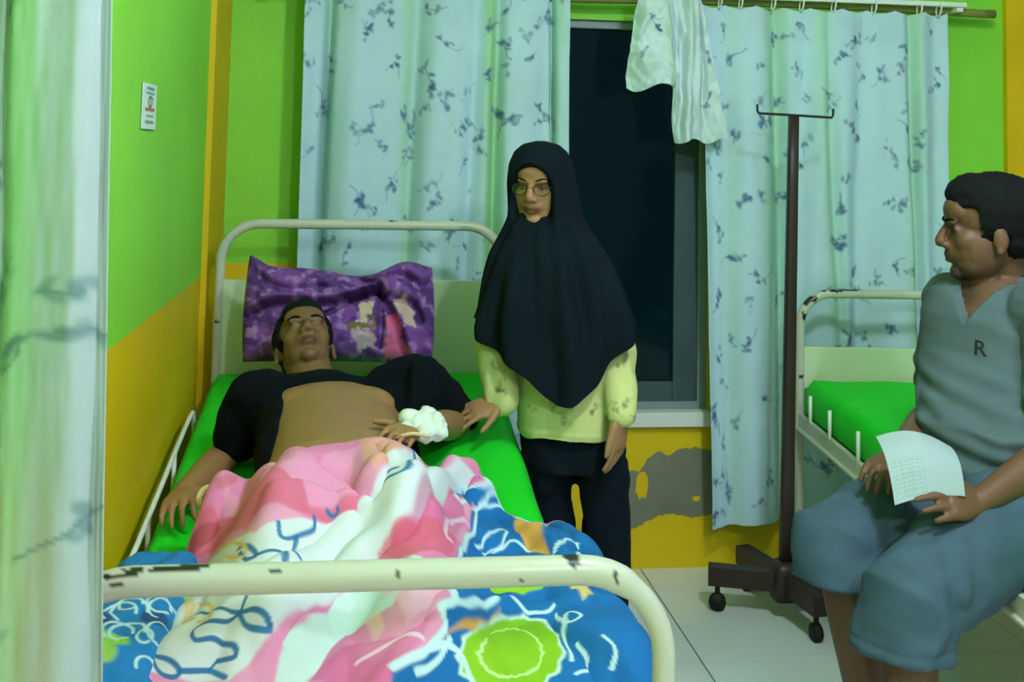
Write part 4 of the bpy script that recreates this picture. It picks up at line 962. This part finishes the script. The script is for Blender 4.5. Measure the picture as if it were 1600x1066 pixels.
#DUVET_PRINT
DUVET_AREAS = [
    ((232, 150, 186), 0.8, [(-0.262, 2.455), (-0.145, 2.334), (-0.063, 2.311), (0.012, 2.438), (0.112, 2.450), (0.043, 2.233), (-0.082, 2.183), (-0.166, 2.202)]),
    ((214, 92, 116), 0.75, [(-0.288, 2.418), (-0.274, 2.418), (-0.177, 2.325), (-0.084, 2.188), (0.016, 2.233), (-0.008, 2.198), (-0.094, 2.173), (-0.175, 2.175), (-0.258, 2.326), (-0.296, 2.354)]),
    ((170, 70, 80), 0.8, [(-0.300, 2.400), (-0.251, 2.393), (-0.240, 2.362), (-0.286, 2.355), (-0.302, 2.354)]),
    ((190, 100, 110), 0.7, [(-0.270, 2.447), (-0.238, 2.460), (-0.229, 2.444), (-0.264, 2.434)]),
    ((226, 170, 110), 0.6, [(0.014, 2.464), (0.060, 2.476), (0.102, 2.413), (0.093, 2.311), (0.043, 2.245), (0.026, 2.314)]),
    ((218, 222, 226), 1, [(0.077, 2.303), (0.117, 2.451), (0.228, 2.662), (0.274, 2.686), (0.274, 2.686), (0.200, 2.514), (0.122, 2.165), (0.065, 2.112), (-0.009, 2.079), (-0.071, 1.980), (-0.129, 1.886), (-0.173, 1.858), (-0.376, 1.929), (-0.371, 1.948), (-0.320, 2.032), (-0.296, 2.243), (-0.293, 2.321), (-0.232, 2.251), (-0.161, 2.132), (-0.092, 2.165), (-0.007, 2.202), (0.043, 2.233)]),
    ((202, 222, 218), 1, [(-0.108, 1.863), (-0.106, 1.899), (-0.076, 1.930), (-0.029, 2.046), (0.014, 2.089), (0.064, 2.073), (0.124, 2.024), (0.102, 1.952), (0.082, 1.928), (0.052, 1.938), (-0.003, 1.973), (-0.049, 1.873)]),
    ((206, 84, 140), 0.55, [(0.065, 2.112), (0.101, 2.151), (0.200, 2.514), (0.274, 2.686), (0.302, 2.651), (0.274, 2.636), (0.226, 2.469), (0.160, 2.134), (0.104, 2.052)]),
    ((214, 92, 116), 0.8, [(0.047, 2.116), (0.072, 2.126), (0.103, 2.143), (0.114, 2.140), (0.163, 2.177), (0.191, 2.224), (0.170, 2.093), (0.105, 2.030)]),
    ((206, 84, 140), 0.5, [(-0.039, 1.891), (0.020, 1.919), (0.099, 1.895), (0.147, 1.916), (0.116, 1.881), (0.058, 1.834), (-0.060, 1.874)]),
    ((240, 190, 208), 0.6, [(0.063, 1.996), (0.102, 1.964), (0.166, 2.034), (0.155, 1.945), (0.100, 1.904)]),
    ((240, 200, 180), 0.6, [(0.020, 1.990), (0.052, 1.971), (0.070, 1.914), (0.053, 1.910)]),
    ((214, 120, 150), 0.6, [(-0.337, 2.012), (-0.329, 2.341), (-0.329, 2.375), (-0.315, 2.067), (-0.341, 2.003)]),
    ((150, 200, 30), 1, [(-0.345, 1.939), (-0.340, 2.008), (-0.332, 2.026), (-0.315, 2.067), (-0.304, 2.065), (-0.318, 2.022), (-0.337, 2.009), (-0.336, 1.942)]),
    ((214, 180, 120), 0.8, [(-0.305, 2.265), (-0.270, 2.149), (-0.243, 2.011), (-0.263, 2.006)]),
    ((8, 102, 168), 1, [(0.214, 2.481), (0.231, 2.629), (0.272, 2.633), (0.307, 2.647), (0.310, 2.643), (0.436, 2.618), (0.479, 2.608), (0.497, 2.427), (0.514, 2.279), (0.502, 2.114), (0.497, 1.923), (0.470, 1.734), (0.021, 1.748), (0.071, 1.848), (0.115, 1.870), (0.148, 1.898), (0.148, 1.921), (0.166, 1.947), (0.181, 2.058), (0.177, 2.110), (0.209, 2.305), (0.234, 2.436), (0.264, 2.579), (0.261, 2.589)]),
    ((150, 200, 30), 1, [(0.274, 2.282), (0.317, 2.301), (0.374, 2.261), (0.426, 2.218), (0.428, 2.186), (0.364, 2.198), (0.281, 2.122), (0.253, 2.147)]),
    ((220, 160, 70), 1, [(0.313, 2.641), (0.321, 2.627), (0.373, 2.624), (0.400, 2.417), (0.404, 2.308), (0.371, 2.356), (0.359, 2.449), (0.356, 2.624)]),
    ((220, 160, 70), 1, [(0.146, 1.889), (0.164, 1.910), (0.205, 1.980), (0.259, 2.069), (0.240, 2.030), (0.196, 1.938)]),
    ((226, 196, 120), 1, [(0.404, 2.216), (0.431, 2.202), (0.442, 2.130), (0.411, 2.093), (0.405, 2.155)]),
    ((200, 190, 80), 0.9, [(0.302, 2.651), (0.307, 2.647), (0.326, 2.622), (0.318, 2.631)]),
]
DUVET_LINES = [
    ((20, 104, 160), 0.0065, [(0.115, 2.452), (0.108, 2.231), (0.076, 2.224), (0.062, 2.245), (0.064, 2.253), (0.092, 2.235)]),
    ((20, 104, 160), 0.0065, [(-0.130, 2.143), (-0.122, 2.116), (-0.102, 2.126), (-0.074, 2.157), (-0.072, 2.179)]),
    ((20, 104, 160), 0.0065, [(-0.099, 2.128), (-0.112, 2.042), (-0.116, 2.028)]),
    ((20, 104, 160), 0.0065, [(-0.184, 2.142), (-0.166, 2.118), (-0.153, 2.087), (-0.169, 2.095), (-0.181, 2.124)]),
    ((20, 104, 160), 0.0065, [(-0.153, 2.087), (-0.120, 2.087), (-0.093, 2.063)]),
    ((20, 104, 160), 0.0065, [(-0.048, 2.200), (-0.037, 2.198), (-0.021, 2.202), (-0.024, 2.208)]),
    ((20, 104, 160), 0.0065, [(-0.247, 2.058), (-0.206, 1.975), (-0.167, 1.940), (-0.142, 1.927), (-0.126, 1.912), (-0.126, 1.899), (-0.151, 1.913), (-0.163, 1.934)]),
    ((20, 104, 160), 0.0065, [(-0.157, 1.972), (-0.162, 1.938), (-0.193, 1.939), (-0.234, 1.953), (-0.232, 1.928), (-0.203, 1.921), (-0.169, 1.898), (-0.167, 1.882), (-0.193, 1.894)]),
    ((20, 104, 160), 0.007, [(-0.304, 1.947), (-0.284, 1.903), (-0.263, 1.889), (-0.252, 1.895), (-0.272, 1.918), (-0.301, 1.946)]),
    ((20, 104, 160), 0.007, [(-0.252, 1.895), (-0.206, 1.887), (-0.177, 1.863)]),
    ((20, 104, 160), 0.006, [(-0.206, 1.887), (-0.193, 1.894)]),
    ((226, 190, 120), 0.006, [(-0.266, 2.102), (-0.250, 2.118), (-0.218, 2.030), (-0.212, 1.952), (-0.238, 1.993)]),
    ((226, 190, 120), 0.005, [(-0.232, 2.251), (-0.207, 2.206), (-0.171, 2.120), (-0.180, 2.112), (-0.208, 2.171)]),
    ((206, 232, 240), 0.007, [(0.214, 2.481), (0.231, 2.629), (0.272, 2.633), (0.307, 2.647), (0.321, 2.627), (0.326, 2.619), (0.277, 2.599), (0.220, 2.482)]),
    ((206, 232, 240), 0.007, [(0.264, 2.579), (0.248, 2.453), (0.217, 2.349), (0.187, 2.132), (0.181, 2.058), (0.166, 1.947), (0.148, 1.921), (0.148, 1.898), (0.115, 1.870), (0.071, 1.848)]),
    ((206, 232, 240), 0.007, [(0.283, 2.677), (0.307, 2.647), (0.375, 2.624), (0.392, 2.624)]),
    ((206, 232, 240), 0.006, [(0.274, 2.599), (0.310, 2.640), (0.329, 2.612), (0.324, 2.620)]),
    ((206, 232, 240), 0.006, [(0.365, 2.621), (0.375, 2.624), (0.438, 2.618), (0.430, 2.608), (0.392, 2.624), (0.365, 2.624)]),
    ((206, 232, 240), 0.006, [(0.243, 2.390), (0.283, 2.450), (0.325, 2.494), (0.305, 2.425), (0.260, 2.397)]),
    ((206, 232, 240), 0.006, [(0.292, 2.401), (0.340, 2.445), (0.381, 2.375)]),
    ((206, 232, 240), 0.006, [(0.409, 2.295), (0.430, 2.388), (0.470, 2.411), (0.441, 2.297)]),
    ((206, 232, 240), 0.007, [(0.148, 1.921), (0.183, 1.962), (0.220, 2.028), (0.260, 2.091)]),
    ((206, 232, 240), 0.006, [(0.288, 2.102), (0.310, 2.095), (0.345, 2.089), (0.370, 2.097)]),
    ((206, 232, 240), 0.006, [(0.372, 2.079), (0.379, 1.999), (0.402, 2.019), (0.387, 2.050), (0.372, 1.986), (0.363, 1.911)]),
    ((206, 232, 240), 0.007, [(0.193, 1.852), (0.179, 1.881), (0.158, 1.888), (0.127, 1.877)]),
    ((206, 232, 240), 0.006, [(0.156, 1.894), (0.138, 1.870), (0.103, 1.853)]),
    ((206, 232, 240), 0.006, [(0.386, 1.947), (0.397, 1.911), (0.366, 1.883)]),
    ((206, 232, 240), 0.006, [(0.422, 1.942), (0.434, 1.921), (0.423, 1.889)]),
    ((236, 200, 216), 0.006, [(0.176, 2.169), (0.162, 2.165), (0.187, 2.331), (0.221, 2.435), (0.234, 2.436)]),
    ((236, 200, 216), 0.005, [(0.021, 1.877), (0.059, 1.880), (0.116, 1.881)]),
]
DUVET_FLOWER = [[(0.359, 1.933), (0.355, 1.920), (0.348, 1.911), (0.347, 1.900), (0.344, 1.891), (0.335, 1.887), (0.326, 1.884), (0.322, 1.876), (0.315, 1.866), (0.300, 1.859), (0.291, 1.852), (0.281, 1.840), (0.272, 1.830), (0.264, 1.834), (0.255, 1.839), (0.244, 1.836), (0.232, 1.834), (0.223, 1.838), (0.218, 1.841), (0.206, 1.839), (0.197, 1.840), (0.195, 1.845), (0.190, 1.852), (0.181, 1.855), (0.173, 1.859), (0.174, 1.865), (0.175, 1.872), (0.170, 1.876), (0.165, 1.880), (0.169, 1.886), (0.175, 1.893), (0.176, 1.899), (0.174, 1.905), (0.184, 1.917), (0.196, 1.935), (0.201, 1.957), (0.207, 1.975), (0.222, 2.005), (0.234, 2.026), (0.243, 2.042), (0.255, 2.060), (0.270, 2.071), (0.281, 2.077), (0.293, 2.083), (0.304, 2.091), (0.317, 2.087), (0.328, 2.077), (0.336, 2.071), (0.346, 2.065), (0.345, 2.046), (0.347, 2.022), (0.357, 2.004), (0.364, 1.984), (0.360, 1.971), (0.356, 1.959), (0.357, 1.947)],
    [(0.353, 1.933), (0.349, 1.922), (0.343, 1.914), (0.342, 1.905), (0.338, 1.896), (0.332, 1.892), (0.324, 1.891), (0.320, 1.883), (0.310, 1.874), (0.298, 1.867), (0.289, 1.859), (0.282, 1.850), (0.273, 1.842), (0.264, 1.844), (0.256, 1.847), (0.244, 1.844), (0.235, 1.842), (0.227, 1.844), (0.221, 1.846), (0.212, 1.844), (0.204, 1.844), (0.198, 1.849), (0.196, 1.855), (0.188, 1.858), (0.179, 1.862), (0.180, 1.867), (0.181, 1.873), (0.176, 1.877), (0.174, 1.881), (0.178, 1.888), (0.181, 1.895), (0.182, 1.900), (0.183, 1.907), (0.190, 1.919), (0.199, 1.939), (0.205, 1.960), (0.213, 1.981), (0.225, 2.008), (0.237, 2.024), (0.246, 2.038), (0.258, 2.056), (0.270, 2.067), (0.281, 2.071), (0.292, 2.077), (0.304, 2.083), (0.312, 2.081), (0.322, 2.069), (0.330, 2.060), (0.337, 2.048), (0.339, 2.026), (0.341, 2.007), (0.349, 1.999), (0.356, 1.985), (0.351, 1.971), (0.347, 1.957), (0.352, 1.945)],
    [(0.323, 1.937), (0.316, 1.930), (0.316, 1.923), (0.309, 1.917), (0.303, 1.910), (0.296, 1.900), (0.289, 1.890), (0.283, 1.882), (0.274, 1.881), (0.268, 1.876), (0.256, 1.877), (0.247, 1.871), (0.241, 1.870), (0.232, 1.866), (0.226, 1.867), (0.218, 1.867), (0.215, 1.869), (0.213, 1.873), (0.208, 1.877), (0.208, 1.884), (0.203, 1.889), (0.210, 1.897), (0.209, 1.906), (0.217, 1.924), (0.222, 1.964), (0.233, 1.987), (0.243, 1.997), (0.249, 2.008), (0.259, 2.020), (0.268, 2.040), (0.279, 2.036), (0.290, 2.036), (0.294, 2.020), (0.302, 2.013), (0.307, 1.999), (0.311, 1.987), (0.316, 1.975), (0.317, 1.963), (0.322, 1.954), (0.318, 1.945)]]
DUVET_CREASES = [
    (-0.02, 0.014, [(0.274, 2.686), (0.198, 2.498), (0.115, 2.149), (0.065, 2.110)]),
    (0.014, 0.022, [(0.217, 2.657), (0.103, 2.175), (0.017, 2.120), (-0.070, 1.997)]),
    (-0.014, 0.012, [(-0.066, 2.307), (-0.003, 2.282), (0.011, 2.208)]),
    (0.016, 0.018, [(-0.129, 2.192), (-0.062, 2.214), (0.046, 2.255), (0.115, 2.454)]),
    (-0.016, 0.01, [(0.047, 2.460), (0.065, 2.237), (0.016, 2.233)]),
    (0.014, 0.02, [(-0.262, 2.453), (-0.274, 2.418), (-0.288, 2.361)]),
    (-0.012, 0.012, [(-0.106, 1.899), (-0.029, 2.046), (0.046, 2.106)]),
    (0.012, 0.02, [(0.058, 1.834), (0.148, 1.898), (0.263, 2.085), (0.409, 2.106)]),
    (-0.012, 0.014, [(0.020, 1.919), (0.108, 1.897), (0.161, 1.989)]),
    (0.012, 0.015, [(0.307, 2.647), (0.400, 2.434), (0.426, 2.202)]),
    (-0.01, 0.012, [(0.441, 2.621), (0.462, 2.404), (0.465, 2.153)]),
    (-0.014, 0.012, [(-0.329, 2.375), (-0.300, 2.097), (-0.340, 1.938)]),
]
def duvet_print(UV):
    nz = fbm(np.stack([UV[:, 0]*9, UV[:, 1]*9, UV[:, 0]*0], 1), 41); n2 = fbm(np.stack([UV[:, 0]*24, UV[:, 1]*24, UV[:, 0]*0], 1), 44)
    col = np.tile(lin((224, 128, 172)), (len(UV), 1)); k = sstep(-.3, .7, nz)[:, None]*.6; col = col*(1-k)+lin((236, 172, 198))*k
    W = UV+.004*np.stack([vnoise(np.stack([UV[:, 0]*14, UV[:, 1]*14, UV[:, 0]*0], 1), 46), vnoise(np.stack([UV[:, 0]*14, UV[:, 1]*14, UV[:, 0]*0+9], 1), 47)], 1)
    kb = (UV[:, 0] > .37+.012*nz) & (UV[:, 1] < 2.56); col[kb] = lin((8, 102, 168))
    for c, al, p in DUVET_AREAS: poly(col, W, p, c, al)
    poly(col, UV, DUVET_FLOWER[0], (206, 232, 220)); poly(col, UV, DUVET_FLOWER[1], (134, 186, 20))
    stroke(col, UV, DUVET_FLOWER[2]+DUVET_FLOWER[2][:1], .005, (200, 226, 150), .4)
    for c, w_, p in DUVET_LINES: stroke(col, UV, spline(p, 6), w_, c, .35, .95)
    return col
#END_PRINT
duvet()
# second, blue cover showing at the wall side of the mattress
def bolster():
    nu, nv = 110, 240; S, T = np.meshgrid(np.linspace(-1, 1, nu), np.linspace(-1, 1, nv)); S = S.ravel(); T = T.ravel()
    th = .05*np.clip(1-np.abs(S)**3, 0, 1)**.5*np.clip(1-np.abs(T)**3, 0, 1)**.5
    x = -.360+.078*S; y = 2.12+.30*T; zb = .648
    zt = zb+.012+th*1.25+.014*fbm(np.stack([x*14, y*9, x*0], 1), 3)*sstep(0, .03, th)
    col = np.tile(lin((24, 116, 176)), (len(S), 1)); UV = np.stack([x, y], 1); rn = random.Random(2)
    for i in range(6): spot(col, UV, (rn.uniform(-.43, -.3), rn.uniform(1.85, 2.22)), (.035, .025), rn.choice([(132, 190, 70), (30, 70, 120), (150, 196, 90)]), rn.uniform(0, 3))
    for i in range(16):
        c = V(rn.uniform(-.44, -.29), rn.uniform(1.84, 2.22)); r = rn.uniform(.012, .03); a = np.linspace(0, rn.uniform(3, 6), 16); stroke(col, UV, np.stack([c[0]+r*np.cos(a), c[1]+r*1.3*np.sin(a)], 1), .0055, (190, 218, 220), .4, .9)
    n = len(S); v = np.concatenate([np.stack([x, y, zt], 1), np.stack([x, y, np.full(n, zb-.004)], 1)]); g = grid_faces(nv, nu)
    f = [list(q) for q in g]+[list(q[::-1]+n) for q in g]
    ring = [i for i in range(nu)]+[nu*(j+1)-1 for j in range(1, nv)]+[nu*(nv-1)+i for i in range(nu-2, -1, -1)]+[nu*j for j in range(nv-2, 0, -1)]
    f += [[a, a+n, b+n, b] for a, b in zip(ring, ring[1:]+ring[:1])]
    o = mesh('folded_blanket', v, f, 'cloth', None, True, np.concatenate([col, col]))
    tag(o, 'small blue patterned blanket bunched beside the duvet next to the yellow wall', 'blanket')
bolster()
for o in bpy.data.objects:
    if '_wc' in o: del o['_wc']
